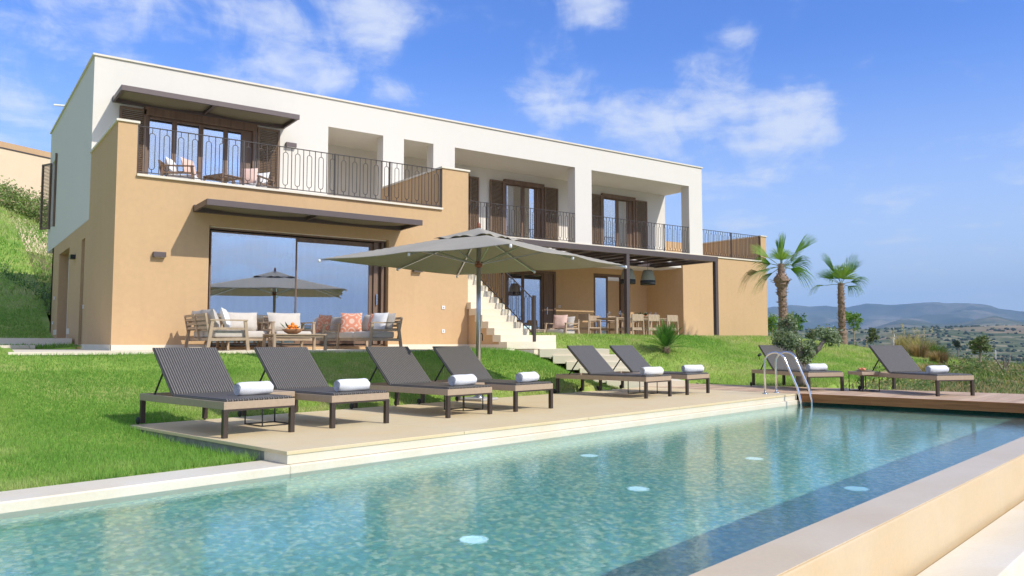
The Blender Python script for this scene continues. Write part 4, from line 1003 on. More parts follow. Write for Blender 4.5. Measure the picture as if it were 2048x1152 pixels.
def wine(x, y, lab):
    o = thing('wine_glass', lab, 'glass', (x, y, DZ+.761), 0, 'glasses set on the dining table')
    MB().lathe([(.034, 0), (.034, .003), (.005, .008), (.004, .08), (.02, .095), (.036, .13), (.038, .16), (.030, .20)], n=14).build('goblet', M['wineglass'], o, True)
for x, y in ((16.98, 18.0), (17.06, 18.08), (17.0, 18.5), (18.35, 18.05), (18.5, 18.4), (18.62, 18.1)): wine(x, y, 'clear stemmed wine glass on the dining table')
for x, y, lab, mt in ((17.45, 18.2, 'bowl of green and pale fruit left of the pergola post on the dining table', 'fruit_y'), (18.02, 18.2, 'bowl of yellow fruit in the middle of the dining table', 'fruit_y'), (18.32, 18.25, 'low dish with red food towards the right of the dining table', 'fruit_r')):
    o = thing('serving_bowl', lab, 'bowl', (x, y, DZ+.761), 0)
    MB().lathe([(0, 0), (.06, 0), (.13, .05), (.14, .075), (.13, .07), (.05, .012), (0, .012)], n=20).build('bowl', M['ceramic'], o, True)
    fb = MB()
    for k in range(9): a = random.uniform(0, 6.28); q = random.uniform(0, .08); fb.lathe([(0, -.03), (.028, -.012), (.034, .004), (.022, .03), (0, .036)], (q*math.cos(a), q*math.sin(a), .07+random.uniform(0, .04)), 8)
    fb.build('fruit', M[mt], o, True)
    fb = MB()
    for k in range(16):
        a = random.uniform(0, 6.28); c = Vector((.05*math.cos(a), .05*math.sin(a), .09)); d_ = Vector((math.cos(a), math.sin(a), random.uniform(.2, 1.4))).normalized()*random.uniform(.08, .17); s2 = Vector((-math.sin(a), math.cos(a), 0))*.018
        fb.add([c, c+d_*.5+s2, c+d_, c+d_*.5-s2], [(0, 1, 2, 3)])
    fb.build('leaves', M['leafd'], o)
make_seat('lounge_chair', 'pale teak lounge chair with pink cushion between the stairs and the dining table', .78, (14.75, 18.1, DZ), R(-75), 1, M['cushion'])
throw('cushion', 'pink cushion leaning on the lounge chair near the stairs', M['pink'], .44, .42, (14.62, 18.0, DZ+.60), R(-60), -18, seed=12)
make_table('coffee_table', 'low teak coffee table right behind the stair newel post', 'coffee table', .85, .55, .36, (13.25, 17.75, DZ), 0)
o = MB().box(-.16, -.12, 0, .16, .12, .045); o.box(-.15, -.11, .047, .15, .11, .09); o = o.build('folded_towel', M['aqua'], None, bevel=.012); o.location = (13.2, 17.75, DZ+.362); tag(o, 'pale aqua folded towels stacked on the small coffee table', 'towels')
# ------------------------------------------------------------------ vegetation helpers
def leaf_cloud(name, cen, rad, n, size, cols, parent=None, mat=None, clump=9, shell=.35, upb=0.15):
    """n leaves gathered in clumps inside ellipsoids cen[k] (x,y,z), rad[k] (rx,ry,rz); returns one mesh"""
    mat = mat or M['leaf']; cen = np.array(cen, float); rad = np.array(rad, float); vol = rad.prod(1)**(2/3); pr = vol/vol.sum()
    nc = max(4, n//clump); k = RNG.choice(len(cen), nc, p=pr)
    u = RNG.normal(size=(nc, 3)); u /= np.linalg.norm(u, axis=1)[:, None]; r = (shell+(1-shell)*RNG.uniform(0, 1, nc)**.5)[:, None]
    C = cen[k]+u*r*rad[k]*RNG.uniform(.8, 1.12, (nc, 1)); cr = rad[k].mean(1)*.20
    ci = RNG.integers(0, nc, n); P = C[ci]+RNG.normal(size=(n, 3))*cr[ci][:, None]*.75
    shade = RNG.uniform(.65, 1.3, nc)[ci]
    a = RNG.normal(size=(n, 3)); a[:, 2] += upb; a /= np.linalg.norm(a, axis=1)[:, None]
    b = RNG.normal(size=(n, 3)); b -= (a*b).sum(1)[:, None]*a; b /= np.linalg.norm(b, axis=1)[:, None]
    s_ = size*RNG.uniform(.6, 1.4, n)[:, None]
    V = np.stack([P, P+a*s_*.5+b*s_*.22, P+a*s_, P+a*s_*.5-b*s_*.22], 1)
    cols = np.array(cols); w = RNG.uniform(0, 1, n)[:, None]; c = (cols[0]*(1-w)+cols[1]*w)*shade[:, None]
    if len(cols) > 2: m_ = RNG.uniform(0, 1, n) < .12; c[m_] = cols[2]*RNG.uniform(.7, 1.2, (m_.sum(), 1))
    return npmesh(name, V.reshape(-1, 3), np.arange(4*n).reshape(n, 4), mat, np.repeat(c, 4, 0), parent)
def limb(mb, pts, r0, r1, n=8):
    k = len(pts); mb.tube(pts, [r0+(r1-r0)*i/(k-1) for i in range(k)], n)
def wob(p, q, k, amp, rg):
    p = Vector(p); q = Vector(q); return [p.lerp(q, i/k)+Vector((rg.uniform(-amp, amp), rg.uniform(-amp, amp), rg.uniform(-amp, amp)*.4))*(1 if 0 < i < k else 0) for i in range(k+1)]
def fan_frond(base, dirv, pet, fan, spread, cols, droop=.15, nl=30, seed=0):
    rg = np.random.default_rng(seed); d = np.array(dirv)/np.linalg.norm(dirv); side = np.cross(d, (0, 0, 1)); 
    if np.linalg.norm(side) < .2: side = np.array(rh)
    # the blade faces roughly towards the open side of the crown
    side /= np.linalg.norm(side); nrm = np.cross(side, d); tw_ = rg.uniform(-.9, .9); side2 = side*math.cos(tw_)+nrm*math.sin(tw_)
    Vv = []; Ff = []; Cc = []; hub = np.array(base)+d*pet; hub[2] -= droop*pet*.3
    # petiole
    w = .012; m = (np.array(base)+hub)/2+np.array((0, 0, .04*pet)); pc = np.array((.20, .26, .07))
    for p0, p1 in ((np.array(base), m), (m, hub)):
        for ax in (side, nrm):
            i = len(Vv); Vv += [p0-ax*w, p0+ax*w, p1+ax*w*.8, p1-ax*w*.8]; Ff.append((i, i+1, i+2, i+3)); Cc += [pc]*4
    sp = math.radians(spread); c0, c1 = np.array(cols[0]), np.array(cols[1])
    for k in range(nl):
        a = -sp+2*sp*(k+.5)/nl+rg.uniform(-.02, .02); ld_ = d*math.cos(a)+side2*math.sin(a); ln = fan*(1-.25*abs(a/sp)**2 if sp > .6 else 1-.12*abs(a/sp))*rg.uniform(.9, 1.08)
        wd_ = max(.008, 1.0*sp*fan*.5/nl); sd2 = -d*math.sin(a)+side2*math.cos(a); pleat = nrm*(.012 if k % 2 else -.012)
        P0 = hub; P1 = hub+ld_*ln*.5+pleat; P2 = hub+ld_*ln*.78+pleat*.5; P3 = hub+ld_*ln
        P1 = P1-np.array((0, 0, droop*.12*ln)); P2 = P2-np.array((0, 0, droop*.45*ln)); P3 = P3-np.array((0, 0, droop*1.0*ln+rg.uniform(0, .05)))
        c = (c0+(c1-c0)*rg.uniform())*rg.uniform(.75, 1.2); tip = c*np.array((1.5, 1.2, 1.1)); i = len(Vv)
        Vv += [P0-sd2*.004, P0+sd2*.004, P1+sd2*wd_, P1-sd2*wd_, P2+sd2*wd_*.62, P2-sd2*wd_*.62, P3+sd2*.002, P3-sd2*.002]
        Ff += [(i, i+1, i+2, i+3), (i+3, i+2, i+4, i+5), (i+5, i+4, i+6, i+7)]; Cc += [c, c, c, c, c, c, tip, tip]
    return np.array(Vv), np.array(Ff), np.array(Cc)
def imgdir(az, dep=0.0): a = R(az); return np.array(rh)*math.cos(a)+np.array((0, 0, 1))*math.sin(a)+np.array(fh)*dep
def palm(label, x, y, ztop, prof, fronds, seed):
    gz = g(x, y); r_ = thing('fan_palm', label, 'palm tree', (x, y, gz-.05), 0, 'fan palms on the lawn'); rg = random.Random(seed)
    H = ztop-gz+.05; mb = MB(); n = 16; K = 46
    for i in range(K+1):
        u = i/K; rr = np.interp(u, [p[0] for p in prof], [p[1] for p in prof]); rr *= 1+.06*math.sin(i*2.1)+.03*rg.uniform(-1, 1)
        for j in range(n): t = 2*math.pi*j/n; q = rr*(1+.09*rg.uniform(-1, 1)); mb.v.append((q*math.cos(t)+.02*math.sin(u*5), q*math.sin(t), u*H))
    for i in range(K):
        for j in range(n): j2 = (j+1) % n; mb.f.append((i*n+j, i*n+j2, (i+1)*n+j2, (i+1)*n+j))
    bt = mb
    for i in range(150):
        u = rg.uniform(.04, 1)**.8; rr = np.interp(u, [p[0] for p in prof], [p[1] for p in prof])*.92; t = rg.uniform(0, 6.28); z = u*H; c = Vector((rr*math.cos(t), rr*math.sin(t), z)); o = Vector((math.cos(t), math.sin(t), rg.uniform(.3, 1.3))).normalized()
        s2 = Vector((-math.sin(t), math.cos(t), 0))*rg.uniform(.02, .045); ln = rg.uniform(.04, .11)*(1+.8*(rr > .2)); th = Vector((0, 0, .012))
        bt.add([c-s2, c+s2, c+s2*.4+o*ln, c-s2*.4+o*ln, c-s2+th, c+s2+th, c+s2*.4+o*ln+th, c-s2*.4+o*ln+th], [(0,1,2,3), (7,6,5,4), (0,4,5,1), (1,5,6,2), (2,6,7,3), (3,7,4,0)])
    bt.build('trunk', M['palm_bark'], r_)
    for k, (az, dep, pet, fan, sp, droop, kind) in enumerate(fronds):
        cols = [((.08, .19, .03), (.18, .34, .06)), ((.20, .34, .06), (.34, .46, .11)), ((.30, .22, .11), (.44, .34, .18))][kind]
        v, f, c = fan_frond((rg.uniform(-.05, .05), rg.uniform(-.05, .05), H-.06), imgdir(az, dep), pet*.86, fan*1.04, sp*1.1, cols, droop, 30, seed*50+k)
        npmesh('frond', v, f, M['leaf'], c, r_)
palm('fan palm right beside the ochre end wall, with a shaggy swollen trunk', 23.16, 16.62, 3.62,
     [(0, .21), (.1, .165), (.45, .13), (.68, .145), (.78, .26), (.83, .24), (.87, .115), (1, .095)],
     [(43, .1, .75, 1.0, 16, .02, 0), (86, .1, .42, .85, 9, 0, 0), (99, -.2, .35, .65, 9, 0, 0), (138, .2, .50, .78, 24, .05, 1), (188, -.2, .48, .80, 38, .35, 0), (205, .3, .42, .75, 36, .5, 0), (172, .2, .95, .70, 34, 1.1, 2),
      (46, -.5, .38, .62, 75, .1, 1), (16, .3, .42, .85, 46, .3, 0), (-8, -.2, .36, .80, 40, .5, 0), (112, -.6, .30, .55, 70, .05, 1), (66, .7, .35, .7, 50, .1, 0), (150, .8, .4, .7, 45, .3, 0), (30, .9, .4, .7, 50, .3, 1)], 3)
palm('fan palm standing free on the lawn edge with a slim brown trunk', 30.28, 18.89, 3.42,
     [(0, .26), (.08, .22), (.22, .17), (.28, .18), (.36, .145), (.7, .135), (1, .11)],
     [(117, .1, .60, 1.0, 15, .02, 0), (72, -.3, .50, 1.05, 55, .05, 0), (52, .2, .52, 1.05, 40, .08, 0), (146, -.2, .52, .85, 34, .15, 0), (168, .1, .75, .70, 36, .8, 1), (24, .1, .50, .90, 36, .45, 0), (92, -.8, .35, .8, 70, .1, 1),
      (80, .7, .4, .9, 60, .1, 0), (130, .8, .4, .8, 50, .3, 0), (5, .5, .45, .7, 40, .6, 0)], 5)

# olive tree behind the timber deck
def olive():
    x, y = 16.02, 11.03; gz = g(x, y); r_ = thing('olive_tree', 'gnarled old olive tree with cut back silvery crown behind the timber deck', 'olive tree', (x, y, gz-.05)); rg = random.Random(4)
    f_, r2 = Vector(fh), Vector(rh); Z = Vector((0, 0, 1)); b = lambda l, z, d=0: r2*l+f_*d+Z*(z-gz)
    mb = MB(); limb(mb, wob((0, 0, 0), b(.02, .55), 4, .025, rg), .155, .115, 12); limb(mb, wob(b(.02, .5), b(-.05, 1.0), 3, .03, rg), .12, .085, 10); limb(mb, wob(b(-.05, .98), b(-.12, 1.2), 3, .03, rg), .085, .045, 8)
    limb(mb, wob(b(.0, .52), b(.30, .85, -.05), 3, .02, rg), .095, .065, 9); limb(mb, wob(b(.30, .83, -.05), b(.55, 1.10, -.05), 3, .02, rg), .065, .04, 8); limb(mb, wob(b(-.05, .95), b(-.33, 1.15, .15), 3, .02, rg), .06, .03, 7)
    limb(mb, wob(b(.5, 1.05), b(.66, 1.22), 2, .02, rg), .035, .015, 6); limb(mb, wob(b(-.2, 1.1), b(-.34, 1.62), 3, .02, rg), .02, .006, 6); limb(mb, wob(b(-.1, 1.1), b(-.15, 1.55), 3, .02, rg), .02, .006, 6)
    mb.build('trunk', M['bark'], r_, True)
    cc = [b(-.36, 1.12), b(-.20, 1.00, -.1), b(-.48, .98), b(.60, 1.22), b(.70, 1.10), b(.14, .82, -.1), b(.05, .66, -.1), b(.22, .98), b(-.34, 1.42, .1), b(-.2, 1.5)]
    rr = [(.28, .3, .22), (.24, .26, .2), (.18, .2, .16), (.26, .26, .18), (.20, .2, .16), (.15, .16, .2), (.12, .14, .16), (.12, .14, .14), (.15, .15, .2), (.12, .12, .2)]
    leaf_cloud('crown', [tuple(c) for c in cc], rr, 6500, .066, [(.13, .19, .08), (.34, .40, .25), (.55, .60, .44)], r_, clump=12, shell=.1)
olive()
def sapling(name, label, x, y, h, crown, cols, n=900, size=.10, trunk=.03, cat='tree', group='young trees beyond the lawn', z0=None):
    gz = g(x, y) if z0 is None else z0; r_ = thing(name, label, cat, (x, y, gz-.03), 0, group); rg = random.Random(int(x*10))
    mb = MB(); limb(mb, wob((0, 0, 0), (0, 0, h*.75), 4, .03, rg), trunk, trunk*.5, 7)
    for k in range(5): a = k*1.3; zz = h*(.4+.07*k); limb(mb, wob((0, 0, zz), (crown[0]*.6*math.cos(a), crown[0]*.6*math.sin(a), zz+h*.2), 2, .02, rg), trunk*.45, trunk*.15, 5)
    mb.build('trunk', M['twig'], r_, True)
    rx, rz = crown; cs = [(0, 0, h-rz)]; rs = [(rx*.7, rx*.7, rz*.8)]
    for k in range(7): a = k*.9+x; q = rx*rg.uniform(.3, .65); cs.append((q*math.cos(a), q*math.sin(a), h-rz+rz*rg.uniform(-.7, .6))); rs.append((rx*.4, rx*.4, rz*.32))
    leaf_cloud('crown', cs, rs, n, size, cols, r_, clump=10, shell=.2)
GR = [(.11, .23, .035), (.26, .40, .09)]; OLV = [(.10, .14, .05), (.23, .27, .12)]
def PD(px, D): l = (px-1024)*D/1600; p = fh*D+rh*l; return p.x, p.y
def top(y, D): return 1+(684-y)*D/1600
for nm, lab, px, D_, yt, cr_, cl_, n_ in (('young_tree', 'young bright green tree right of the slim fan palm', 1706, 36, 620, (.55, .45), GR, 1100), ('young_tree', 'narrow dark young tree between the slim palm and the last lounger', 1744, 38, 650, (.30, .48), OLV, 800),
        ('young_tree', 'bright green young tree just right of the shaggy palm trunk', 1589, 34, 622, (.50, .48), GR, 900), ('young_tree', 'green young tree between the shaggy palm and the end wall', 1543, 33, 618, (.42, .75), GR, 900),
        ('young_tree', 'small olive grey tree between the two palms', 1622, 40, 650, (.34, .45), OLV, 600)):
    x, y = PD(px, D_); gz = g(x, y); sapling(nm, lab, x, y, top(yt, D_)-gz, cr_, cl_, n_)
x, y = PD(1958, 26); sapling('young_tree', 'leaning pale stemmed young tree in the wild field, rightmost', x, y, top(662, 26)-g(x, y), (.42, .38), OLV, 1000, .09, .045)
x, y = PD(2003, 24); rb = thing('bare_sapling', 'bare leafless forked sapling in the scrub at the right edge', 'tree', (x, y, g(x, y)-.05)); rg = random.Random(9); mb = MB()
for q in ((-.30, .55), (.02, .5), (.22, .62), (.1, .35)): limb(mb, wob((0, 0, 0), tuple(Vector(rh)*q[0]+Vector((0, 0, q[1]))), 4, .02, rg), .03, .01, 6)
mb.build('trunk', M['bark'], rb, True)

# cycad on the slope
def cycad():
    x, y = 15.45, 14.64; gz = g(x, y); r_ = thing('cycad', 'spiky dark green cycad shrub on the grass slope before the dining terrace', 'cycad', (x, y, gz-.03)); rg = random.Random(8)
    MB().lathe([(.09, 0), (.10, .04), (.10, .12), (.07, .18), (0, .2)], n=14).build('trunk', M['palm_bark'], r_)
    V_ = []; F_ = []; C_ = []
    for k in range(90):
        a = k*2.399; el = R(rg.uniform(12, 82)); ln = rg.uniform(.66, .92); d = np.array((math.cos(a)*math.cos(el), math.sin(a)*math.cos(el), math.sin(el))); sdv = np.array((-math.sin(a), math.cos(a), 0)); p = np.array((0, 0, .12)); prev = p
        for q in range(1, 19):
            u = q/18; p = np.array((0, 0, .12))+d*ln*u+np.array((0, 0, -.22*math.cos(el)*u*u*ln)); t_ = (p-prev)/np.linalg.norm(p-prev); c = np.array((.05, .13, .03))*rg.uniform(.7, 1.6)+(.03*u, .06*u, 0)
            i = len(V_); V_ += [prev-sdv*.006, prev+sdv*.006, p+sdv*.005, p-sdv*.005]; F_.append((i, i+1, i+2, i+3)); C_ += [c*1.2]*4
            if q > 2:
                for s2 in (-1, 1):
                    l2 = .11*math.sin(math.pi*min(1, u*.9+.12)); e = p+(sdv*s2*.75+t_*.65+np.array((0, 0, .18)))*l2; i = len(V_); V_ += [p, p+t_*.016, e, e-t_*.004]; F_.append((i, i+1, i+2, i+3)); C_ += [c, c, c*1.5, c*1.5]
            prev = p
    npmesh('fronds', np.array(V_), np.array(F_), M['leaf'], np.array(C_), r_)
cycad()
sx, sy = PD(1517, 22); sl_ = thing('garden_spotlight', 'small black spike spotlight in the lawn left of the olive tree', 'spotlight', (sx, sy, g(sx, sy))); MB().tube([(0, 0, -.05), (0, 0, .09)], .008, 6).build('spike', M['dark'], sl_)
m_ = MB().lathe([(0, -.05), (.028, -.05), (.04, .05), (.034, .052), (.02, .02)], n=12); m_.xform(Matrix.Translation((0, 0, .13)) @ Matrix.Rotation(R(65), 4, 'Y')); m_.build('lamp_head', M['dark'], sl_, True)

# hedge on the hill and the neighbour's house
hc = []; hr = []
for k in range(15): u = k/14; x, y = PD(-60+175*u, 44-2*u); hc.append((x, y, g(x, y)+.3+random.uniform(0, .25))); hr.append((random.uniform(.9, 1.3), .9, random.uniform(.6, .95)))
hd = leaf_cloud('hedge', hc, hr, 9000, .16, [(.16, .24, .06), (.36, .42, .16), (.55, .42, .25)], None, clump=10, shell=.3); tag(hd, 'loose pale green flowering hedge along the top of the left hill', 'hedge')
nh = thing('neighbour_house', 'cream rendered house above the hedge behind the villa, far left', 'house', (3.8, 71.1, 0), R(29.2))
MB().box(-14, 0, 3, 14, 9, 15.6).build('wall', M['cream_wall'], nh); MB().box(-14.05, -.06, 15.6, 14.05, 9, 15.68).build('coping', M['metal'], nh)
MB().box(.6, 3.5, 15.7, 9, 9, 17.0).build('upper_wall', M['tan'], nh)
wk = []; wr = []
for k in range(10): x, y = PD(-20+14*k, 28.5-k*.25); wk.append((x, y, g(x, y)+.03)); wr.append((.45, .35, .10))
wd_ = leaf_cloud('weeds', wk, wr, 1800, .07, [(.06, .13, .04), (.22, .30, .14)], None, shell=.0); struct(wd_, 'stuff', 'low pale weeds in a band across the left hill lawn', 'weeds')

# ------------------------------------------------------------------ wild field and far landscape
def far_h(Rr, th):
    """Rr distance from the villa garden, th compass angle in degrees"""
    x = Rr*np.cos(np.radians(th)); y = Rr*np.sin(np.radians(th)); lr = np.log(np.maximum(Rr, 1))
    base = np.interp(lr, np.log([1, 45, 70, 110, 220, 450, 1500, 2100, 5000, 7000, 30000]), [0, -1.1, -2.4, -7, -17, -24, -29, -22, 10, 30, 60])
    off = np.cos(np.radians(th-54.352))
    yr = np.interp(-th, [-60, -42, -37.2, -35.2, -33.9, -32.9, -31.7, -30.4, -29.4, -28.3, -27.3, -26.6, -25.5, -24.7, -23.6, -23.0, -21.8, -18, -10], [612, 612, 608, 599, 603, 602, 610, 606, 608, 607, 605, 603, 605, 604, 608, 616, 622, 626, 622])
    far = (684-yr)/1600*13000*np.clip(off, .5, 1)
    rise = np.clip((Rr-8200)/4800, 0, 1); rid = np.abs(fbm(x, y, 1/2600., 5, 3)-.5)*2
    z = base+rise**1.1*(far-60)*(1-(1-rise)*.75*rid*1.2)
    z = z+np.clip((Rr-13000)/4000, 0, 1)*-far*.7
    q1 = np.abs(fbm(x, y, 1/1500., 5, 33)-.5)*2; z = z-np.clip((Rr-6000)/1500, 0, 1)*np.clip((13500-Rr)/2500, 0, 1)*(q1-.12)*560*(.35+rise)
    z = z+205*np.exp(-((Rr-7000)/1500.)**2-np.abs((th-23.4)/2.7)**2)*(.45+.95*fbm(x, y, 1/700., 5, 9))+150*np.exp(-((Rr-7300)/1200.)**2-((th-28.4)/2.4)**2)*(.5+1.0*fbm(x, y, 1/800., 5, 19))
    z = z+(62+34*(fbm(x, y, 1/900., 4, 21)-.5))*np.exp(-((Rr-2900)/620.)**2)+14*np.exp(-((Rr-2350)/330.)**2-((th-26.5)/2.4)**2)
    z = z+(fbm(x, y, 1/60., 4, 8)-.5)*np.clip((Rr-40)/200, 0, 1)*7
    nb_ = np.clip((th-62)/30, 0, 1)*np.clip((200-th)/30, 0, 1); z = z+nb_*np.clip((Rr-30)/400, 0, 1)*60*np.exp(-(Rr/2500.))
    w = np.clip((58-Rr)/20, 0, 1); w = w*w*(3-2*w); gz = G(np.clip(x, -10, 50), np.clip(y, -6, 55))-.06
    return z*(1-w)+gz*w, x, y
def far_patch(name, r, t, mat):
    RR, TT2 = np.meshgrid(r, t); zz, x, y = far_h(RR, TT2)
    s_, t_ = to_st(x, y); inner = (RR < 34) & (s_ < 19) & (t_ < 11)
    zz = np.where((RR < 60) & (x < 30.5+(y-18)*.2) & (y > 7) & (x > -11), zz-.25, zz)
    ok = ~inner; ok &= ~((x > 2.4) & (x < 27) & (y > 14) & (y < 28.6)) & ~((t_ < 7) & (s_ < 19) & (RR < 40))
    ny, nx = RR.shape; idx = np.arange(nx*ny).reshape(ny, nx); q = np.stack([idx[:-1, :-1], idx[:-1, 1:], idx[1:, 1:], idx[1:, :-1]], -1)
    c = ok[:-1, :-1] & ok[:-1, 1:] & ok[1:, 1:] & ok[1:, :-1]; F = q[c]; V_ = np.stack([x, y, zz], -1).reshape(-1, 3); used = np.unique(F); mp = np.full(len(V_), -1); mp[used] = np.arange(len(used))
    return npmesh(name, V_[used], mp[F], mat, smooth=True)
def mat_land():
    m, t, p, o = newmat('farmland'); gpos = N(t, 'ShaderNodeNewGeometry'); pos = gpos.outputs['Position']
    v = N(t, 'ShaderNodeTexVoronoi', feature='F1', inp={'Scale': 1/190., 'Randomness': 1.0}); wv = N(t, 'ShaderNodeMapping'); L(t, pos, wv.inputs[0]); wv.inputs['Scale'].default_value = (1, .6, .0); wv.inputs['Rotation'].default_value = (0, 0, .5); L(t, wv.outputs[0], v.inputs['Vector'])
    s = N(t, 'ShaderNodeSeparateXYZ'); L(t, v.outputs['Color'], s.inputs[0])
    fields = ramp(t, s.outputs[0], [(0.0, (.045, .075, .025)), (.3, (.06, .10, .035)), (.52, (.10, .12, .05)), (.70, (.26, .19, .11)), (.86, (.33, .25, .15)), (.95, (.05, .08, .03))], 'CONSTANT')
    n1 = noise(t, 1/45., 6, .65, vec=pos); n2 = noise(t, 1/420., 5, .6, vec=pos); n3 = noise(t, .35, 5, .7, vec=pos); n4 = noise(t, 1/900., 5, .62, vec=pos)
    dots = ramp(t, n1, [(.38, (.06, .085, .03)), (.50, (.17, .17, .08)), (.62, (.46, .36, .22))])
    far = mixc(t, ramp(t, n2, [(.40, 0.15), (.6, .85)]), dots, fields)
    # the open mid valley is almost all groves
    d = N(t, 'ShaderNodeVectorMath', operation='LENGTH'); L(t, pos, d.inputs[0]); dl = d.outputs['Value']
    mr = N(t, 'ShaderNodeMapRange', inp={1: 1500.0, 2: 2300.0}); L(t, dl, mr.inputs[0]); c = mixc(t, mr.outputs[0], mixc(t, .25, dots, fields), far)
    mt = N(t, 'ShaderNodeMapRange', inp={1: 5200.0, 2: 7800.0}); L(t, dl, mt.inputs[0])
    mount = ramp(t, n4, [(.38, (.035, .05, .025)), (.54, (.085, .095, .05)), (.70, (.36, .29, .20))]); c = mixc(t, mt.outputs[0], c, mount)
    nr = N(t, 'ShaderNodeMapRange', inp={1: 60.0, 2: 140.0}); L(t, dl, nr.inputs[0])
    near = ramp(t, n3, [(.3, (.06, .085, .025)), (.5, (.13, .145, .05)), (.72, (.30, .22, .12))]); c = mixc(t, nr.outputs[0], near, c)
    L(t, c, p.inputs['Base Color']); p.inputs['Roughness'].default_value = 1; p.inputs['Specular IOR Level'].default_value = .05; return m
M['land'] = mat_land()
rads = np.concatenate([np.arange(9, 60, .75), np.geomspace(60, 1500, 120), np.geomspace(1530, 17000, 210)])
struct(far_patch('valley_ground', rads, np.arange(12, 50.01, .12), M['land']))
radc = np.concatenate([np.arange(9, 60, 1.5), np.geomspace(60, 17000, 90)])
struct(far_patch('surrounding_ground', radc, np.concatenate([np.arange(50, 372.1, 1.5)]), M['land']))

# wild grass and scrub beside the timber deck
def wild(n, box_, hh, ww, pal, name, lab, lean=.6, cond=None, clus=.5):
    x = RNG.uniform(box_[0], box_[1], n); y = RNG.uniform(box_[2], box_[3], n); v, d = visible(x, y, 2); s_, t_ = to_st(x, y)
    k = v & ~lawn_ok(x, y, s_, t_, 0) & ~((s_ < 18.1+(8.2-t_)*.13) & (t_ < 10.4)) & ~((x < 27.3) & (y > 14)) & (t_ < 60)
    f = fbm(x, y, .55, 4, 17); k &= f > clus; x, y, d, f = x[k], y[k], d[k], f[k]
    rr = np.hypot(x, y); z = far_h(rr, np.degrees(np.arctan2(y, x)))[0]; z = np.where(rr < 58, np.maximum(z, G(np.clip(x, -10, 50), np.clip(y, -6, 55))-.08), z)
    h = hh*RNG.uniform(.4, 1.3, len(x))*(.5+f); pal = np.array(pal); ci = (fbm(x, y, .9, 3, 41)*1.6-.3+RNG.uniform(-.25, .25, len(x))).clip(0, .999); c = pal[(ci*len(pal)).astype(int)]*RNG.uniform(.7, 1.3, (len(x), 1))
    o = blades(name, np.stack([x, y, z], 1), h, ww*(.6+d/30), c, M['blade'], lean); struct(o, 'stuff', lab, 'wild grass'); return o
wild(150000, (16, 58, -3, 30), .11, .030, [(.10, .18, .04), (.18, .27, .08), (.32, .36, .15), (.48, .36, .20), (.19, .25, .11), (.42, .31, .18)], 'wild_grass', 'tangled green and straw coloured wild grass right of the timber deck', 1.3, clus=.30)
wc = []; wr = []
for k in range(330):
    D_ = random.uniform(18, 75)**1; px = random.uniform(1700, 2150); x, y = PD(px, D_); s_, t_ = to_st(x, y)
    if lawn_ok(np.array(x), np.array(y), np.array(s_), np.array(t_), .6) or (s_ < 18.7 and t_ < 10): continue
    z = float(far_h(np.array(math.hypot(x, y)), np.array(math.degrees(math.atan2(y, x))))[0]); q = random.uniform(.14, .38)*(.6+D_/50); wc.append((x, y, z+q*.3)); wr.append((q*1.3, q*1.3, q*.75))
sc_ = leaf_cloud('scrub', wc, wr, 60000, .085, [(.10, .17, .05), (.27, .33, .14), (.50, .38, .22)], None, clump=14, shell=.1); struct(sc_, 'stuff', 'low mixed scrub covering the wild field at the right', 'scrub')
def reeds(label, px, D_, w, h, n, col, plume):
    x, y = PD(px, D_); gz = float(far_h(np.array(math.hypot(x, y)), np.array(math.degrees(math.atan2(y, x))))[0])
    r_ = thing('grass_clump', label, 'tall grass', (x, y, gz), 0, 'tall dry grass clumps in the wild field')
    a = RNG.uniform(0, 6.28, n); q = RNG.uniform(0, 1, n)**.5*w*.35; P = np.stack([q*np.cos(a), q*np.sin(a), np.zeros(n)], 1); H_ = h*RNG.uniform(.5, 1.05, n); tipd = np.stack([np.cos(a), np.sin(a)], 1)*(w*.55*RNG.uniform(.2, 1, n))[:, None]
    Wd = .012; V_ = np.empty((n, 5, 3)); sdv = np.stack([-np.sin(a), np.cos(a), np.zeros(n)], 1)*Wd; mid = P+np.concatenate([tipd*.3, (H_*.65)[:, None]], 1); tp = P+np.concatenate([tipd, H_[:, None]*.95], 1)
    V_[:, 0] = P-sdv; V_[:, 1] = P+sdv; V_[:, 2] = mid+sdv*.8; V_[:, 3] = mid-sdv*.8; V_[:, 4] = tp
    i = np.arange(n)*5; F_ = np.concatenate([np.stack([i, i+1, i+2, i+3], 1), np.stack([i+3, i+2, i+4, i+4], 1)]); F1 = F_[:n]; F2 = F_[n:, :3]
    c = np.array(col)*RNG.uniform(.7, 1.3, (n, 1)); cc = np.repeat(c, 5, 0)
    me_v = V_.reshape(-1, 3); T_ = np.concatenate([F1[:, [0, 1, 2]], F1[:, [0, 2, 3]], F2]); npmesh('blades', me_v, T_, M['blade'], cc, r_)
    if plume:
        pc = []; pr2 = []
        for k in range(plume): a = random.uniform(0, 6.28); q = random.uniform(.1, .5)*w; hh = h*random.uniform(.75, 1.15); pc.append((q*math.cos(a), q*math.sin(a), hh)); pr2.append((.035, .035, .14))
        leaf_cloud('plumes', pc, pr2, plume*50, .05, [(.50, .42, .27), (.70, .62, .45)], r_, clump=3, shell=0)
STR = (.42, .34, .18); BRN = (.34, .22, .12); GRN = (.16, .22, .06)
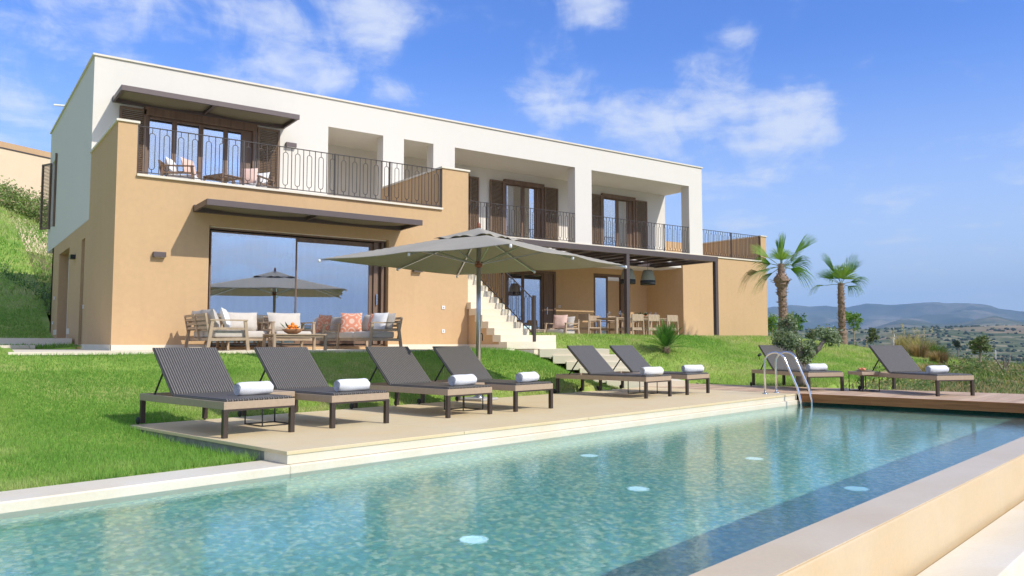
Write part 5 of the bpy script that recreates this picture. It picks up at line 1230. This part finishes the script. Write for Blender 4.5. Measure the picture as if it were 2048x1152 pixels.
for lab, px, D_, w, h, n, col, pl_ in (('tallest straw coloured plumed grass left above the last lounger backrest', 1812, 34, 1.3, 1.15, 420, STR, 10), ('straw plumed grass right of the tallest clump', 1842, 31, 1.1, .95, 420, STR, 7), ('rust brown grass tuft behind the last lounger', 1836, 26, .7, .62, 360, BRN, 0),
        ('yellow green grass mound right of the plumes', 1862, 29, 1.1, .72, 420, GRN, 0), ('brown grass tuft in the middle of the wild field', 1874, 24.5, .6, .50, 320, BRN, 0), ('dry grass tuft below the brown one by the last lounger', 1852, 21.5, .7, .42, 300, STR, 0),
        ('reddish dry grass tuft left of the white post', 1770, 36, .9, .62, 300, BRN, 0), ('pale grass fringe at the lawn edge beside the slim palm', 1728, 35, 1.6, .45, 420, STR, 2)): reeds(lab, px, D_, w, h, n, col, pl_)
for lab, px, D_, yt, yb, w in (('white painted post standing in the grass behind the last lounger', 1784, 40, 676, 700, .10), ('thin grey pole right behind the white post', 1787, 55, 668, 700, .05), ('thin pale pole in the groves at the far right', 1988, 60, 695, 722, .06)):
    x, y = PD(px, D_); z1 = top(yt, D_); z0 = top(yb, D_)-.8; o = MB().box(-w/2, -w/2, 0, w/2, w/2, z1-z0).build('post', M['plastic'], None, bevel=.005); o.location = (x, y, z0); tag(o, lab, 'post')

# groves of the valley and far hills: one mass of small crowns
ic = bpy.data.meshes.new('tmp'); import bmesh
bm_ = bmesh.new(); bmesh.ops.create_icosphere(bm_, subdivisions=2, radius=1.0); bm_.verts.ensure_lookup_table(); IV = np.array([v.co[:] for v in bm_.verts]); IF = np.array([[v.index for v in f.verts] for f in bm_.faces]); bm_.free(); bpy.data.meshes.remove(ic)
def grove(n, r0, r1, t0, t1, size, name, lab, seed, pal, keep=.42, rows=False):
    rr = np.exp(RNG.uniform(np.log(r0), np.log(r1), n)); th = RNG.uniform(t0, t1, n)
    if rows: rr = np.round(rr/26)*26+RNG.uniform(-1.5, 1.5, n)
    z, x, y = far_h(rr, th); f = fbm(x, y, 1/110., 4, seed); k = f > keep; x, y, z, rr = x[k], y[k], z[k], rr[k]; m = len(x)
    s_ = size*RNG.uniform(.6, 1.3, m)*(1+rr/2600.); jit = 1+.28*RNG.normal(size=(m, len(IV))).clip(-1.5, 1.5)
    Vv = IV[None]*jit[:, :, None]*np.stack([s_, s_, s_*RNG.uniform(.6, .9, m)], 1)[:, None]; Vv += np.stack([x, y, z+s_*.45], 1)[:, None]
    pal = np.array(pal); c = pal[RNG.integers(0, len(pal), m)]*RNG.uniform(.7, 1.3, (m, 1)); F_ = IF[None]+np.arange(m)[:, None, None]*len(IV)
    o = npmesh(name, Vv.reshape(-1, 3), F_.reshape(-1, 3), M['canopyfar'], np.repeat(c, len(IV), 0)); return struct(o, 'stuff', lab, 'groves')
M['canopyfar'] = mat_attr('grove_foliage', .95, .1)
grove(2600, 75, 420, 17, 44, 1.35, 'near_groves', 'dark green citrus and olive groves on the valley floor below the field', 4, [(.045, .075, .022), (.07, .11, .035), (.10, .13, .06)], .36)
grove(6500, 420, 4200, 17, 44, 2.1, 'far_groves', 'distant groves and rows of trees on the low hills', 6, [(.035, .058, .022), (.05, .08, .03), (.08, .10, .05)], .47, True)
def far_tree(lab, px, D_, yt, yb, rpx):
    x, y = PD(px, D_); z0 = float(far_h(np.array(math.hypot(x, y)), np.array(math.degrees(math.atan2(y, x))))[0]); zt = top(yt, D_); zb = min(top(yb, D_), zt-1); r2 = rpx*D_/1600
    r_ = thing('broad_tree', lab, 'tree', (x, y, z0)); MB().tube([(0, 0, -1), (0, 0, zt-z0-r2)], [.25, .15], 7).build('trunk', M['bark'], r_)
    cs = [(random.uniform(-.5, .5)*r2, random.uniform(-.5, .5)*r2, (zt+zb)/2-z0+random.uniform(-.3, .5)*r2) for _ in range(7)]; leaf_cloud('crown', cs, [(r2*.6, r2*.6, r2*.6)]*7, 2600, r2*.13, [(.018, .032, .014), (.045, .065, .03)], r_, clump=9, shell=.2)
far_tree('single dark round tree in the valley right of the last lounger backrest', 1913, 230, 678, 702, 11)
def farm(lab, px, D_, yb, w, h, red, rot):
    x, y = PD(px, D_); z0 = float(far_h(np.array(math.hypot(x, y)), np.array(math.degrees(math.atan2(y, x))))[0]); zb = z0+.3; r_ = thing('farmhouse', lab, 'house', (x, y, zb), R(rot), 'farmhouses scattered in the valley'); d = w*.6
    MB().box(-w/2, -d/2, -1.5, w/2, d/2, h).build('wall', M['white'], r_); 
    MB().add([(-w/2-.2, -d/2-.2, h), (w/2+.2, -d/2-.2, h), (w/2+.2, d/2+.2, h), (-w/2-.2, d/2+.2, h), (-w/2-.2, 0, h+d*.28), (w/2+.2, 0, h+d*.28)], [(0, 1, 5, 4), (2, 3, 4, 5), (0, 4, 3), (1, 2, 5), (3, 2, 1, 0)]).build('roof', red, r_)
M['tile'] = simple('roof_tiles', (.36, .15, .08), .9); M['tilep'] = simple('pale_roof', (.55, .45, .36), .9)
for a_ in (('red roofed farmhouse among the groves right of the plumed grass', 1864, 520, 683, 6.0, 2.6, M['tile'], 20), ('white farmhouse right of the dark round tree, left one', 1926, 640, 689, 4.0, 2.4, M['tilep'], 60), ('white low farmhouse right behind the dark round tree, right one', 1934, 650, 689, 3.4, 2, M['tilep'], 30),
           ('pale long shed below the white farmhouses', 1938, 330, 700, 6.5, 1.3, M['tilep'], 35), ('white house on the ridge line of the tan hill', 1943, 2700, 645, 15, 5, M['tilep'], 20), ('small white farmhouse in the groves near the right edge', 1999, 760, 681, 5, 2.4, M['tilep'], 40), ('pale house on the far plain between the palms', 1655, 2600, 652, 13, 5, M['tile'], 10), ('small white house on the plain above the white post', 1790, 1200, 676, 6, 3, M['tilep'], 10)): farm(*a_)

# ------------------------------------------------------------------ haze
hz = MB().box(-19000, -19000, -60, 19000, 19000, 1150).build('haze', M['dark']); struct(hz, 'stuff', 'thin blue summer haze over the valley', 'haze')
hm = bpy.data.materials.new('haze'); hm.use_nodes = True; t = hm.node_tree; t.nodes.clear(); o_ = N(t, 'ShaderNodeOutputMaterial'); pv = N(t, 'ShaderNodeVolumePrincipled'); pv.inputs['Color'].default_value = (.46, .70, 1, 1); pv.inputs['Density'].default_value = 7.5e-5; pv.inputs['Anisotropy'].default_value = -0.25
L(t, pv.outputs[0], o_.inputs['Volume']); hz.data.materials[0] = hm
